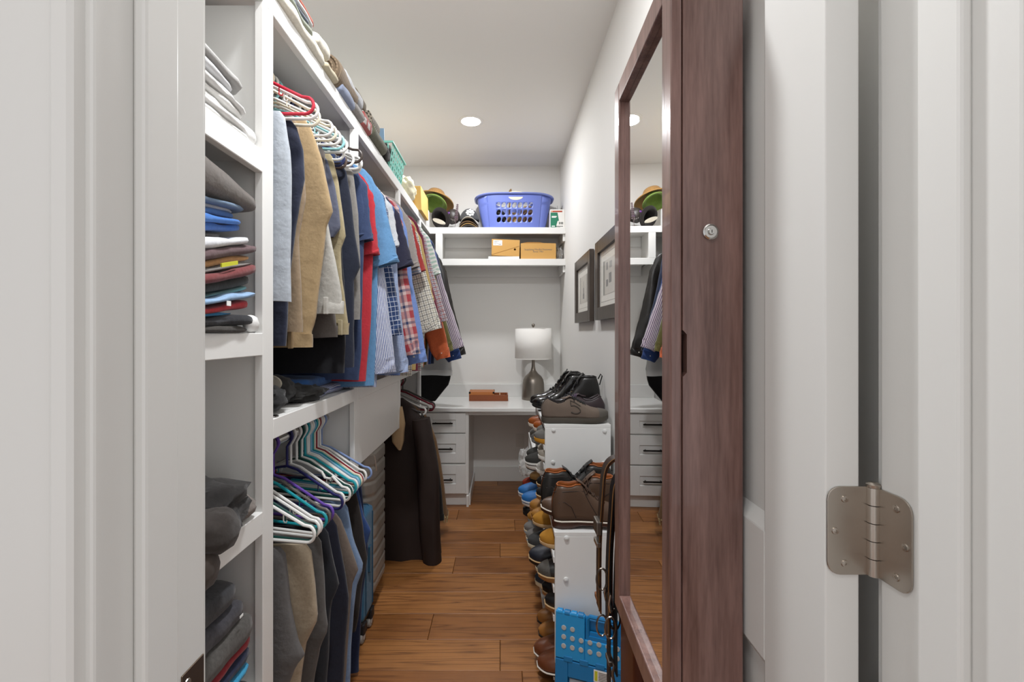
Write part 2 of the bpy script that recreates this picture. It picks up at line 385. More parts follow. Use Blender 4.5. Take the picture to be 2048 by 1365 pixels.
# back wall shelves
tb=thing('back_shelf','white two-tier shelf with fascia across the back wall above the desk','shelf',(0,3.8,1.82))
board('shelf_board',tb,XL,XR,3.634,YB,2.11,2.13); board('fascia',tb,XS-.02,XR,3.63,3.65,2.08,2.131)
board('shelf_board',tb,-.527,XR,3.634,YB,1.859,1.879); board('fascia',tb,-.527,XR,3.63,3.65,1.827,1.8795)
board('stile',tb,-.527,-.471,3.63,3.65,1.8795,2.08); board('side_panel',tb,-.51,-.492,3.65,YB,1.859,2.11)
for z in (2.11,1.859): board('cleat',tb,-.49,XR,YB-.018,YB,z-.085,z); board('side_cleat',tb,XR-.018,XR,3.65,YB-.018,z-.085,z)
# ================================================================ desk
YD=3.36
dk=thing('desk','white built-in desk with quartz top and three drawers against the back wall','desk',(-.1,3.66,0))
B(XS-.03,XR-.001,YD-.02,YB-.001,.707,.735).build('countertop',QUARTZ,dk,bevel=.003)
B(XS-.03,XR-.001,YB-.021,YB-.001,.735,.845).build('backsplash',QUARTZ,dk,bevel=.002)
B(XR-.021,XR-.001,YD-.02,YB-.02,.735,.845).build('side_splash',QUARTZ,dk,bevel=.002)
x0,x1=-.59,PX(YD,937)
board('cabinet_body',dk,x0,x1,YD+.02,YB-.001,.09,.707); board('toe_kick',dk,x0,x1-.004,YD+.045,YB-.001,0,.09)
board('side_trim',dk,x1-.016,x1+.002,YD+.0,YD+.04,.0,.085); board('knee_baseboard',dk,x1,x1+.012,YD+.04,YB-.015,0,.085)
board('apron',dk,x1,XR-.001,YD+.03,YD+.045,.675,.707)
fx0,fx1=x0+.004,PX(YD,931)
for ya,yb in ((827,866),(869,926.5),(930,988)):
    z1_,z0_=PZ(YD,ya),PZ(YD,yb)
    mb=MB(); fr=.072 if ya>850 else .05; t0,t1_=YD,YD+.02
    mb.box(fx0,fx1,YD+.008,t1_,z0_,z1_).box(fx0,fx0+.072,t0,YD+.008,z0_,z1_).box(fx1-.072,fx1,t0,YD+.008,z0_,z1_).box(fx0+.072,fx1-.072,t0,YD+.008,z0_,z0_+fr).box(fx0+.072,fx1-.072,t0,YD+.008,z1_-fr,z1_)
    d=mb.build('drawer',WHITE,dk,bevel=.0012,seg=1)
    hx1=PX(YD,906); hz=(z0_+z1_)/2
    hb=B(hx1-.15,hx1,YD-.026,YD-.016,hz-.005,hz+.005)
    for hx in (hx1-.13,hx1-.02): hb.box(hx-.004,hx+.004,YD-.018,YD+.009,hz-.004,hz+.004)
    hb.build('handle',BRONZE,d,bevel=.001,seg=1,label='dark bar handle')
# outlet
t=thing('wall_outlet','white duplex outlet on the back wall under the desk','outlet',(PX(YB,1040),YB,PZ(YB,898)))
ox,oz=PX(YB,1040),PZ(YB,881)
op_=B(ox-.036,ox+.036,YB-.006,YB,oz-.058,oz+.058).build('cover_plate',mat('outlet_white','DCD9D3',.35),t,bevel=.003)
for dz in (-.02,.02):
    f=B(ox-.017,ox+.017,YB-.009,YB-.006,oz+dz-.014,oz+dz+.014).build('socket',mat('outlet_white','DCD9D3',.35),t,bevel=.004)
    for a,b,c_,d in ((-.008,-.005,-.003,.007),(.005,.008,-.003,.007),(-.002,.002,-.010,-.006)):
        for q_ in (f,op_): cut(q_,B(ox+a,ox+b,YB-.02,YB-.0005,oz+dz+c_,oz+dz+d))
# ================================================================ mirror jewellery cabinet hung on the door
AW=.368
def Am(u,t,z): return (.2403+u*math.sin(DT)+t*math.cos(DT), .645+u*math.cos(DT)-t*math.sin(DT), z)
am=thing('mirror_cabinet','dark mahogany jewellery cabinet with a long mirror hung on the white door','cabinet',Am(AW/2,.05,.684))
def abox(u0,u1,t0,t1,z0,z1): return B(u0,u1,t0,t1,z0,z1).xf(Am)
az0,az1=.684,1.8214; fw=.042
bd=abox(0,AW,.0165,.101,az0,az1).build('body',MAHOG,am,bevel=.002)
fd=bpy.data.objects.new('mirror_door',None)
fr=MB()
for u0,u1,z0,z1 in ((0,fw,az0,az1),(AW-fw,AW,az0,az1)): fr.box(u0,u1,0,.0155,z0,z1)
for z0,z1 in ((az0,az0+fw),(az1-fw,az1)): fr.box(fw,AW-fw,0,.0155,z0,z1)
fo=fr.xf(Am).build('door_frame',MAHOG,am,bevel=.003,seg=3)
abox(fw-.002,AW-fw+.002,.0125,.0150,az0+fw-.002,az1-fw+.002).build('mirror_glass',mat('mirror','F4F4F4',.005,1),fo,label='tall mirror pane')
lip=MB()
for u0,u1,z0,z1 in ((fw,fw+.0012,az0+fw,az1-fw),(AW-fw-.0012,AW-fw,az0+fw,az1-fw),(fw,AW-fw,az1-fw-.0012,az1-fw)): lip.box(u0,u1,.003,.0124,z0,z1)
lip.xf(Am).build('inner_lip',MAHOG,fo)
lx,lz=.295,PZ(.645,465)
lk=MB().lathe([(0,0),(.0112,0),(.0112,.003),(.0095,.0045),(.0085,.003),(.005,.003),(.004,.006),(0,.006)],(0,0,0),28,'y').xf(lambda x,y,z:(lx+x,.6435-y,lz+z)).build('lock',STEEL,bd,smooth=True,label='round chrome key lock')
cut(lk,B(lx-.0006,lx+.0006,.630,.6425,lz-.0022,lz+.0022))
zz0,zz1=PZ(.645,757),PZ(.645,658); hx=.2555
cut(bd,MB().prism([(-.004,zz0),(0,zz0),(.007,zz0+.008),(.007,zz1-.008),(0,zz1),(-.004,zz1)],lambda a,b,d:(hx+a,d,b),.60,.690))
for z in (az1-.0,): 
    for u in (.07,AW-.07): abox(u-.015,u+.015,.096,.1035,z-.1,z+.235).build('door_hook',STEEL,am,bevel=.0004,seg=1)
# ================================================================ framed prints on the right wall
FRM=wood('walnut_frame','4A3F36','332A24',.35,2,9)
GLASS=mat('picture_glass','FFFFFF',.03,alpha=.12,spec=.9)
def picture(y0,y1,label,dets):
    z0,z1=1.352,1.748; xf_=.482; fw=.062
    t=thing('framed_print',label,'picture',(XR,(y0+y1)/2,z0))
    for a in ((y0,y0+fw,z0,z1),(y1-fw,y1,z0,z1)): B(xf_,XR-.003,*a).build('frame_rail',FRM,t,bevel=.002)
    for a in ((y0+fw,y1-fw,z0,z0+fw),(y0+fw,y1-fw,z1-fw,z1)): B(xf_,XR-.003,*a).build('frame_rail',FRM,t,bevel=.002)
    B(xf_+.014,xf_+.018,y0+fw,y1-fw,z0+fw,z1-fw).build('mat_board',mat('mat_board','E9E5DB',.8),t)
    LN=mat('mat_line','8C8478',.7); m=MB(); a=.045
    Y0,Y1,Z0,Z1=y0+fw+a*.6,y1-fw-a*.6,z0+fw+a*.5,z1-fw-a*.5
    for q in ((Y0,Y1,Z0,Z0+.002),(Y0,Y1,Z1-.002,Z1),(Y0,Y0+.002,Z0,Z1),(Y1-.002,Y1,Z0,Z1)): m.box(xf_+.0135,xf_+.0142,*q)
    m.build('mat_line',LN,t)
    Y0,Y1,Z0,Z1=y0+fw+.075,y1-fw-.075,z0+fw+.055,z1-fw-.055
    pr=B(xf_+.0130,xf_+.0136,Y0,Y1,Z0,Z1).build('print',mat('print_paper','CFC9BE',.8),t)
    for nm,c,y_a,y_b,z_a,z_b in dets:
        B(xf_+.0125,xf_+.0129,lerp(Y0,Y1,y_a),lerp(Y0,Y1,y_b),lerp(Z0,Z1,z_a),lerp(Z0,Z1,z_b)).build(nm,mat('ink_'+c,c,.8),pr)
    B(xf_+.0095,xf_+.0105,y0+fw-.001,y1-fw+.001,z0+fw-.001,z1-fw+.001).build('glazing',GLASS,t)
picture(2.49,3.0,'dark wood framed print of a single tower shape nearest the back wall',
    [('ink_band','9A968C',.9,1,0,1),('ink_band','9A968C',0,.09,0,1),('tower','6E6A66',.40,.58,.14,.34),('tower','6E6A66',.44,.54,.34,.55),('tower','6E6A66',.475,.505,.55,.8)])
picture(1.84,2.35,'dark wood framed print of small building drawings half hidden by the mirror cabinet',
    [('ink_band','8F8C80',.86,1,0,1),('drawing','77736D',.58,.74,.22,.42),('drawing','77736D',.3,.5,.3,.58),('drawing','8C8882',.6,.72,.7,.92),('drawing','A5A19A',.26,.46,.72,.9)])
# ================================================================ desk lamp and box
PEW=mat('pewter','8A8279',.36,.9,bs=.05,bscale=60)
lx,ly=PX(3.79,1066.5),3.79; zc=.735
t=thing('table_lamp','pewter bottle-shaped table lamp with a white drum shade on the desk','lamp',(lx,ly,zc))
def lz(py): return PZ(ly,py)
MB().lathe([(0,zc),(.094,zc),(.096,zc+.004),(.095,zc+.03),(.090,zc+.13),(.084,zc+.165),(.068,zc+.192),(.04,zc+.215),(.022,zc+.24),(.015,zc+.27),(.013,zc+.33),(0,zc+.33)],(lx,ly,0),48).build('base',PEW,t,smooth=True)
LIN=mat('lamp_linen','F6F3EE',.95,bs=.08,bscale=500)
s0,s1=lz(718),lz(656)
sh=MB().lathe([(.153,s0),(.150,s1)],(lx,ly,0),64,cap=False).build('shade',LIN,t,smooth=True,solid=.002)
for z in (s0,s1-.004): MB().lathe([(.1545 if z<s0+.01 else .1515,z),(.1545 if z<s0+.01 else .1515,z+.004),(.150 if z<s0+.01 else .1475,z+.004),(.150 if z<s0+.01 else .1475,z)],(lx,ly,0),64,cap=False).build('shade_rim',LIN,sh,smooth=True)
sp_=MB().lathe([(0,zc+.32),(.006,zc+.32),(.006,s1-.01),(0,s1-.01)],(lx,ly,0),12)
for k in range(3):
    a=2*math.pi*k/3; sp_.tube([(lx,ly,s1-.02),(lx+.1495*math.cos(a),ly+.1495*math.sin(a),s1-.006)],.002,6)
sp_.build('spider',PEW,t,smooth=True)
MB().lathe([(0,s1-.012),(.006,s1-.012),(.007,s1+.006),(.013,s1+.014),(.0145,s1+.022),(.012,s1+.03),(.006,s1+.035),(0,s1+.036)],(lx,ly,0),20).build('finial',PEW,t,smooth=True)
# tan leather box
LEA=mat('tan_leather','8F4A22',.5,bs=.15,bscale=250,var=.2,vscale=30); LEA2=mat('tan_leather_lid','B36A30',.5,bs=.15,bscale=250)
x0,x1,y0,y1=PX(3.68,938),PX(3.68,1016),3.68,3.84; z=zc
t=thing('valet_box','tan leather valet box with a half-width lid on the desk','box',((x0+x1)/2,3.76,z))
tray=MB().box(x0,x1,y0,y1,z,z+.006).box(x0,x1,y0,y0+.008,z+.006,z+.05).box(x0,x1,y1-.008,y1,z+.006,z+.05).box(x0,x0+.008,y0+.008,y1-.008,z+.006,z+.05).box(x1-.008,x1,y0+.008,y1-.008,z+.006,z+.05)
tray.build('tray',LEA,t,bevel=.001,seg=1)
B(x0+.008,x1-.008,y0+.008,y1-.008,z+.006,z+.012).build('lining',mat('beige_suede','D8C3A0',.9),t)
xm=PX(3.68,988.5)
for q in (lerp(xm,x1,.4),): B(q-.003,q+.003,y0+.008,y1-.008,z+.012,z+.047).build('divider',mat('beige_suede','D8C3A0',.9),t)
ld=B(x0-.001,xm,y0-.001,y1+.001,z+.05,z+.075).build('lid',LEA2,t,bevel=.002)
for cx_ in (x0-.0015,xm-.0135):
    for cy_ in (y0-.0015,y1-.0135): B(cx_,cx_+.015,cy_,cy_+.015,z+.06,z+.0755).build('corner_guard',BRONZE,ld,bevel=.001,seg=1)
MB().lathe([(0,z+.012),(.006,z+.012),(.004,z+.03),(.0055,z+.05),(0,z+.052)],(x1-.018,y0+.03,0),12).build('peg',mat('dark_wood_peg','4A2413',.5),t,smooth=True)
# ================================================================ things on the back shelves
Z2,Z1=1.8795,2.131
def text(body,loc,size,m,parent,rot=(math.pi/2,0,0),name='lettering',ext=.0003,font_w=1.0):
    cu=bpy.data.curves.new(name,'FONT'); cu.body=body; cu.size=size; cu.align_x='CENTER'; cu.align_y='CENTER'; cu.extrude=ext; cu.space_line=.9
    tmp=bpy.data.objects.new(name,cu); COL.objects.link(tmp)
    dg=bpy.context.evaluated_depsgraph_get(); me=bpy.data.meshes.new_from_object(tmp.evaluated_get(dg)); bpy.data.objects.remove(tmp)
    me.materials.clear(); me.materials.append(m)
    o=bpy.data.objects.new(name,me); COL.objects.link(o); o.parent=parent
    o.location=Vector(loc)-WL[parent.as_pointer()]; o.rotation_euler=rot; o.scale=(font_w,1,1); return o
INK=mat('grey_ink','6E6A66',.8)
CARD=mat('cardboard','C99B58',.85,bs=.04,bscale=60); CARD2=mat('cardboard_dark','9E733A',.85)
# right shoebox
Yb=3.66; x0,x1=PX(Yb,1041.5),PX(Yb,1112); z0,z1=Z2,PZ(Yb,487)
t=thing('shoebox','tan cardboard shoebox with printed slogan on the lower back shelf','box',((x0+x1)/2,Yb,z0))
bb=B(x0,x1,Yb,Yb+.26,z0,z1).build('box_body',CARD,t,bevel=.0015)
MB().prism([(0,0),(.02,.006),(.05,.012),(.15,.012),(.18,.006),(x1-x0,.002),(x1-x0,0)],lambda a,b,d:(x0+min(a*1.0,x1-x0)*1.0,d,z1+b),Yb+.012,Yb+.26).build('lid_flap',CARD2,t)
text('Supplying Mindful Footwear\nSince 1961',((x0+x1)/2,Yb-.0004,lerp(z0,z1,.55)),.019,INK,bb,font_w=1.05)
# left shoebox (tilted slightly) on a white frame
x0,x1=PX(Yb,983),PX(Yb,1039); zt0,zt1=PZ(Yb,479),PZ(Yb,482.5); zb=PZ(Yb,511)
t=thing('white_tray','flat white plastic tray under the tilted shoebox','tray',((x0+x1)/2,Yb+.1,Z2))
for a in ((x0-.025,x1-.002,Yb-.012,Yb-.006,Z2,Z2+.022),(x0-.025,x0-.018,Yb-.006,Yb+.2,Z2,Z2+.022),(x1-.01,x1-.003,Yb-.006,Yb+.2,Z2,Z2+.010)): B(*a).build('tray_rim',mat('white_plastic','EDEDEB',.35),t,bevel=.001,seg=1)
B(x0-.018,x1-.01,Yb-.006,Yb+.2,Z2,Z2+.004).build('tray_floor',mat('white_plastic','EDEDEB',.35),t)
def tilt(x,y,z): return (x+.02*(z-zb),y,z-.045*(x-x0)+ .004)
t=thing('shoebox','tan cardboard shoebox with diagonal flap, white label and round hole','box',((x0+x1)/2,Yb,Z2+.004))
bb=B(x0,x1,Yb,Yb+.24,zb-.004,zt0).xf(tilt).build('box_body',CARD,t,bevel=.0012)
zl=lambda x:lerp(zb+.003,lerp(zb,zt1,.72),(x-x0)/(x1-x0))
MB().prism([(x0,zl(x0)),(x1,zl(x1)),(x1,zl(x1)-.004),(x0,zl(x0)-.004)],lambda a,b,d:tilt(a,d,b),Yb-.0008,Yb+.001).build('flap_edge_shade',CARD2,bb)  # flap edge as a darker card strip; the fold gap's shade is its colour
lb_=MB().prism([(x0+.012,zt0-.052),(x0+.084,zt0-.050),(x0+.084,zt0-.009),(x0+.012,zt0-.009)],lambda a,b,d:tilt(a,d,b),Yb-.001,Yb).build('paper_label',mat('label_white','F1F0EE',.7),bb)
m=MB()
for i,(a,b) in enumerate(((.02,.06),(.02,.045),(.02,.055),(.022,.035))): m.prism([(x0+a,zt0-.016-i*.0085),(x0+b,zt0-.016-i*.0085),(x0+b,zt0-.0185-i*.0085),(x0+a,zt0-.0185-i*.0085)],lambda p,q,d:tilt(p,d,q),Yb-.0014,Yb-.0009)
for i in range(7): m.prism([(x0+.056+i*.003,zt0-.036),(x0+.0575+i*.003,zt0-.036),(x0+.0575+i*.003,zt0-.046),(x0+.056+i*.003,zt0-.046)],lambda p,q,d:tilt(p,d,q),Yb-.0014,Yb-.0009)
m.build('label_print',INK,bb)
cut(bb,MB().lathe([(.0085,0),(.0085,.12)],(0,0,0),20,'y').xf(lambda x,y,z:tilt(x1-.038+x,Yb-.02+y,zb+.052+z)))
# crumpled plastic bag beside it
def blob(c,r,seed,amp=.25,n=28,freq=3.0,flat=None):
    mb=MB(); mb.sphere((0,0,0),1,n=n)
    def f(x,y,z):
        k=1+amp*noise.noise(Vector((x*freq+seed,y*freq,z*freq)))+amp*.5*noise.noise(Vector((x*freq*2.3,y*freq*2.3+seed,z*freq*2.3)))
        zz=c[2]+z*k*r[2]
        if flat is not None: zz=max(zz,flat)
        return (c[0]+x*k*r[0],c[1]+y*k*r[1],zz)
    return mb.xf(f)
PLAS=mat('clear_plastic','E6E6E4',.12,alpha=.38,spec=.8)
bx=PX(3.7,1121); tag(blob((bx,3.75,Z2+.055),(.028,.06,.058),3,.3,32,4,Z2).build('plastic_bag',PLAS,smooth=True,angle=25),'crumpled clear plastic bag at the shelf end beside the shoebox','bag')
# ---- laundry basket with hole grid
BLU=mat('basket_blue','6474BE',.35); BLR=mat('basket_rim','8290D2',.3)
Yk=3.66; bx0,bx1=PX(Yk,948),PX(Yk,1110); bcx=(bx0+bx1)/2; hw=(bx1-bx0)/2-.015; bz0,bz1=Z1,PZ(Yk,388)
bcy=Yk+.155
def bsk(a,h):      # a angle, h height fraction
    s=lerp(.80,1.0,h**.8); e=.5
    c,sn=math.cos(a),math.sin(a)
    return (bcx+hw*s*math.copysign(abs(c)**e,c),bcy+.15*lerp(.84,1,h)*math.copysign(abs(sn)**e,sn),lerp(bz0,bz1,h))
def front(u,v): # u in metres from centre on the front side, v height frac -> point on front wall
    s=lerp(.80,1.0,v**.8); ux=u*lerp(.9,1,v)
    t_=max(-1,min(1,ux/(hw*s))); yy=(1-abs(t_)**4)**.25 if abs(t_)<1 else 0
    return (bcx+ux,bcy-.15*lerp(.84,1,v)*yy,lerp(bz0,bz1,v))
t=thing('laundry_basket','periwinkle blue plastic laundry basket with oval holes on the top back shelf','basket',(bcx,bcy,Z1))
mb=MB(); na=96
A0,A1=math.radians(205),math.radians(335)
angs=[A1+(2*math.pi-(A1-A0))*i/60 for i in range(61)]
uL,uR=-.225,.225
rows=12
grid=[[bsk(a,h/rows) for a in angs] for h in range(rows+1)]
# side and back wall from front-right round the back to front-left
def ang_of(u): 
    t_=max(-1,min(1,u/hw)); return t_
def sidewall():
    pts=[]
    for h in range(rows+1):
        v=h/rows; row=[]
        pr=front(uR,v); pl=front(uL,v)
        for i in range(49):
            a0=math.atan2(-1,1); 
            k=i/48
            # superellipse point by angle, from right-front to left-front
            ra=math.radians(-40+260*k); s=lerp(.80,1.0,v**.8)
            c,sn=math.cos(ra),math.sin(ra); q=(abs(c)**4+abs(sn)**4)**-.25
            row.append((bcx+hw*s*c*q,bcy+.15*lerp(.84,1,v)*sn*q,lerp(bz0,bz1,v)))
        row[0]=pr; row[-1]=pl; pts.append(row)
    return pts
mb.loft(sidewall(),closed=False)
hc,hr=9,5           # hole grid incl. margins
us=[uL]+[-.158+.0452*i for i in range(8)]+[uR]; vs=[0,.17,.375,.58,.785,1]
for i in range(9):
    for j in range(5):
        u0,u1,v0,v1=us[i],us[i+1],vs[j],vs[j+1]
        hole=(1<=i<=7 and 1<=j<=3)
        n=6; per=[]
        for k in range(n): per.append((lerp(u0,u1,k/n),v0))
        for k in range(n): per.append((u1,lerp(v0,v1,k/n)))
        for k in range(n): per.append((lerp(u1,u0,k/n),v1))
        for k in range(n): per.append((u0,lerp(v1,v0,k/n)))
        cu,cv=(u0+u1)/2,(v0+v1)/2
        if hole:
            ell=[]
            for (pu,pv) in per:
                a=math.atan2((pv-cv)/(v1-v0),(pu-cu)/(u1-u0)); eu=.40*(u1-u0)*math.cos(a); ev=.38*(v1-v0)*math.sin(a)
                ell.append((cu+eu+ev/(v1-v0)*.016,cv+ev))
            m_=len(per); mb.add([front(*p) for p in per]+[front(*p) for p in ell],[(k,(k+1)%m_,m_+(k+1)%m_,m_+k) for k in range(m_)])
        else:
            nu=8 if i in (0,8) else 6
            q=[[front(lerp(u0,u1,a/nu),lerp(v0,v1,b/6)) for a in range(nu+1)] for b in range(7)]; mb.loft(q,closed=False)
fl_=sidewall()[0]; ff=[front(lerp(uL,uR,k/16),0) for k in range(17)]
mb.add(fl_+ff[1:-1],[list(range(len(fl_)+15))])
mb.build('basket_wall',BLU,t,smooth=True,solid=.0025,weld=True)
rp=[]
for k in range(96):
    a=2*math.pi*k/96; c,sn=math.cos(a),math.sin(a); q=(abs(c)**4+abs(sn)**4)**-.25
    rp.append((bcx+(hw+.006)*c*q,bcy+.157*sn*q,bz1-.012*abs(c)**6*0+ -.02*abs(c*q)**5+.006))
MB().tube(rp,.007,10,closed=True,rx=.013).build('rim',BLR,t,smooth=True)
cu=PX(Yk,1031.5)-bcx
g=MB()
for r_ in (1,):
    pts=[]
    for k in range(17): pts.append((bcx+cu-.055+.11*k/16,bcy-.1585,bz1+.008+.006*math.sin(math.pi*k/16)))
    g.tube(pts,.0055,8,rx=.010)
g.build('handle_grip',mat('cream_grip','F0E3BE',.4),t,smooth=True)
hd=[(bcx+cu+.058*math.cos(a),0,bz1-.022-.024*math.sin(a)) for a in [math.pi*k/20 for k in range(21)]]
g=MB(); pts=[front(p[0]-bcx,(p[2]-bz0)/(bz1-bz0)) for p in hd]; g.add([(p[0],p[1]-.0015,p[2]) for p in pts],[list(range(len(pts)))]); g.build('handle_hollow',mat('cream_grip','F0E3BE',.4),t)
# things in the basket
for k,(dx,dy,dz,r,c,lb) in enumerate(((.12,.02,.17,(.06,.05,.05),'C8A070','tan crumpled paper peeking out of the laundry basket'),(-.15,-.03,.085,(.10,.085,.085),'2B2622','dark bundled cloth inside the laundry basket'),(-.0,-.05,.07,(.07,.07,.072),'B08A50','ochre bundled cloth inside the laundry basket'),(.15,-.03,.085,(.10,.085,.085),'6A4A38','brown bundled cloth inside the laundry basket'))):
    c0=(bcx+dx,bcy+dy,Z1+.004+max(dz,r[2])); tag(blob(c0,r,k*7+1,.25,24,2.5).build('bundled_cloth' if k else 'crumpled_paper',cloth('bundle%d'%k,c),smooth=True,angle=50),lb,'cloth' if k else 'paper')
nx,nz=PX(3.8,1020.5),PZ(3.8,383)
tag(MB().loft([[(nx+dx+lean,3.8+dy,zz) for dx,dy in ((-w_,-.004),(w_,-.004),(w_,.004),(-w_,.004))] for zz,w_,lean in ((Z1+.1,.006,-.01),(nz-.02,.006,-.003),(nz,.012,0),(nz+.012,.009,.003),(nz+.02,.003,.006))],cap0=True,cap1=True).build('brown_leaf_prop',mat('leaf_brown','8A6A3C',.7)),'small brown leaf-shaped tip sticking out of the laundry basket','prop')
# ---- green box at the end
Yg=3.66; x0,x1=PX(Yg,1100.5),PX(Yg,1129.5); z0,z1=Z1,PZ(Yg,419)
t=thing('carton','small white and green printed carton between the basket and the wall','box',((x0+x1)/2,Yg,z0))
bb=B(x0,x1,Yg,Yg+.13,z0,z1).build('carton_body',mat('carton_white','EAE7E2',.5),t,bevel=.001,seg=1)
GR=mat('carton_green','1F7A5C',.5)
fx=lambda a:lerp(x0,x1,a); fz=lambda a:lerp(z0,z1,a)
q=lambda a,b,d:(fx(a),Yg-d,fz(b))
MB().prism([(.02,.03),(.42,.03),(.42,.15),(.5,.38),(.6,.4),(.5,.83),(.02,.83)],q,0,.0006).build('green_print',GR,bb)
MB().prism([(.05,.85),(.83,.85),(.83,.93),(.05,.93)],q,0,.0007).build('red_band',mat('carton_red','B0492F',.5),bb)
MB().lathe([(0,0),(.0045,0),(.0045,.0004),(0,.0004)],(0,0,0),16,'y').xf(lambda x,y,z:(fx(.12)+x,Yg-.0012+y,fz(.89)+z)).build('dot_print',mat('carton_peach','EBC9A0',.5),bb)
LW=mat('letter_white','F2F2EE',.6)
for a,b,c_,d in ((.1,.45,.6,.645),(.1,.40,.555,.59),(.1,.32,.08,.13)): MB().prism([(a,c_),(b,c_),(b,d),(a,d)],q,.0004,.0010).build('print_line',LW,bb)
m=MB()
for a,b,c_,d in ((.35,.88,.08,.12),(.42,.68,.02,.06),(.6,.66,.2,.33),(.72,.78,.2,.33),(.82,.88,.2,.33),(.6,.88,.26,.28)): m.prism([(a,c_),(b,c_),(b,d),(a,d)],q,0,.0006)
m.build('picture_print',mat('carton_grey','6F736F',.5),bb)
m=MB()
for a,h in ((.3,.02),(.42,.03),(.55,.04)): m.tube([(fx(a),Yg+.04,z1-.002),(fx(a)-.002,Yg+.04,z1+h)],.0011,6)
m.prism([(.66,1),(.9,1),(.84,1.11),(.78,1.1)],lambda a,b,d:(fx(a),Yg+.03+d,fz(b)),0,.05).build('contents',mat('dark_bits','57524C',.6),t)
# ================================================================ garments
def nz(x,y,z,s=1.0): return noise.noise(Vector((x*s,y*s,z*s)))
def drape_rings(prof,nr=40,nl=30,amp=.008,k=2.5,seed=0,round_=.55,hem=True):
    """prof rows (z,xl,xr,y,th) from top to bottom -> closed rings of a hanging double layer of cloth"""
    z0,z1=prof[0][0],prof[-1][0]; rings=[]
    for i in range(nl+1):
        t=i/nl; z=lerp(z0,z1,t); xl,xr,y,th=interp(prof,z)
        xc,w_=(xl+xr)/2,(xr-xl)/2; ring=[]
        for j in range(nr):
            a=2*math.pi*j/nr; c,s=math.cos(a),math.sin(a)
            x=xc+w_*math.copysign(abs(c)**.6,c); u=(x-xl)
            e=math.copysign(abs(s)**round_,s)
            fo=amp*min(1,t*2.2)*(math.sin(u*k*14+seed*1.7+z*1.3)+.8*nz(u*9,seed*3.1,z*2.2))
            x+=.006*min(1,t*3)*nz(z*7,seed*5.3+(2 if c>0 else 0),.5)
            ring.append((x,y+th/2*e+fo,z+ .004*nz(x*9,seed,z*3)*min(1,t*4)))
        rings.append(ring)
    if hem:
        r=rings[-1]; cy=sum(p[1] for p in r)/nr
        rings.append([(p[0],lerp(p[1],cy,.25),p[2]+.001) for p in r]); rings.append([(p[0],lerp(p[1],cy,.4),p[2]+.035) for p in r])
    return rings
def drape(name,prof,m,parent=None,**k):
    return MB().loft(drape_rings(prof,**k),True,True,True).build(name,m,parent,smooth=True,angle=70)
def px_prof(Y,rows,th,xl=None,y0=None):
    out=[]
    for i,r in enumerate(rows):
        py,pr=r[0],r[1]; pl=r[2] if len(r)>2 else None
        x=PX(Y,pr); z=PZ(Y,py); l=(PX(Y,pl) if pl is not None else xl)
        t_=i/(len(rows)-1); tt=th*(.55 if i==0 else 1) if not isinstance(th,(list,tuple)) else th[i]
        out.append((z,l,x,(y0 or Y)+.0,tt))
    return out
def sleeve_rings(path,nr=22,seed=0,wr=.06,inner=.05):
    """path of (x,y,z,a,b): a half width in the hanging plane, b half depth"""
    pts=[]; n=26
    d=[0]
    for p,q in zip(path,path[1:]): d.append(d[-1]+math.dist(p[:3],q[:3]))
    tab=[(t,)+tuple(p) for t,p in zip(d,path)]
    S=[interp(tab,d[-1]*i/n) for i in range(n+1)]
    rings=[]
    for i,(x,y,z,a,b) in enumerate(S):
        p,q=S[max(0,i-1)],S[min(n,i+1)]
        tx,tz=q[0]-p[0],q[2]-p[2]; l=math.hypot(tx,tz) or 1; tx/=l; tz/=l
        px_,pz_=-tz,tx
        ring=[]
        for j in range(nr):
            an=2*math.pi*j/nr; c,s=math.cos(an),math.sin(an)
            cc=math.copysign(abs(c)**.7,c)
            aa=a*(1+wr*nz(i*.45,seed*2.3+(1 if c>0 else 5),j*.1)); bb=b*(1+.5*wr*4*nz(i*.33,seed*1.1,c*2))
            off=.006*math.sin(c*4+seed+i*.25)*min(1,i/6)
            ring.append((x+px_*aa*cc,y+bb*s+off,z+pz_*aa*cc))
        rings.append(ring)
    if inner:
        x,y,z,a,b=S[-1]; tx,tz=S[-1][0]-S[-2][0],S[-1][2]-S[-2][2]; l=math.hypot(tx,tz); tx/=l; tz/=l
        r=rings[-1]
        for sc,back in ((.9,.0),(.86,inner)): rings.append([(lerp(x,p[0],sc)-tx*back,lerp(y,p[1],sc*.95),lerp(z,p[2],sc)-tz*back) for p in r])
    return rings
HG={}
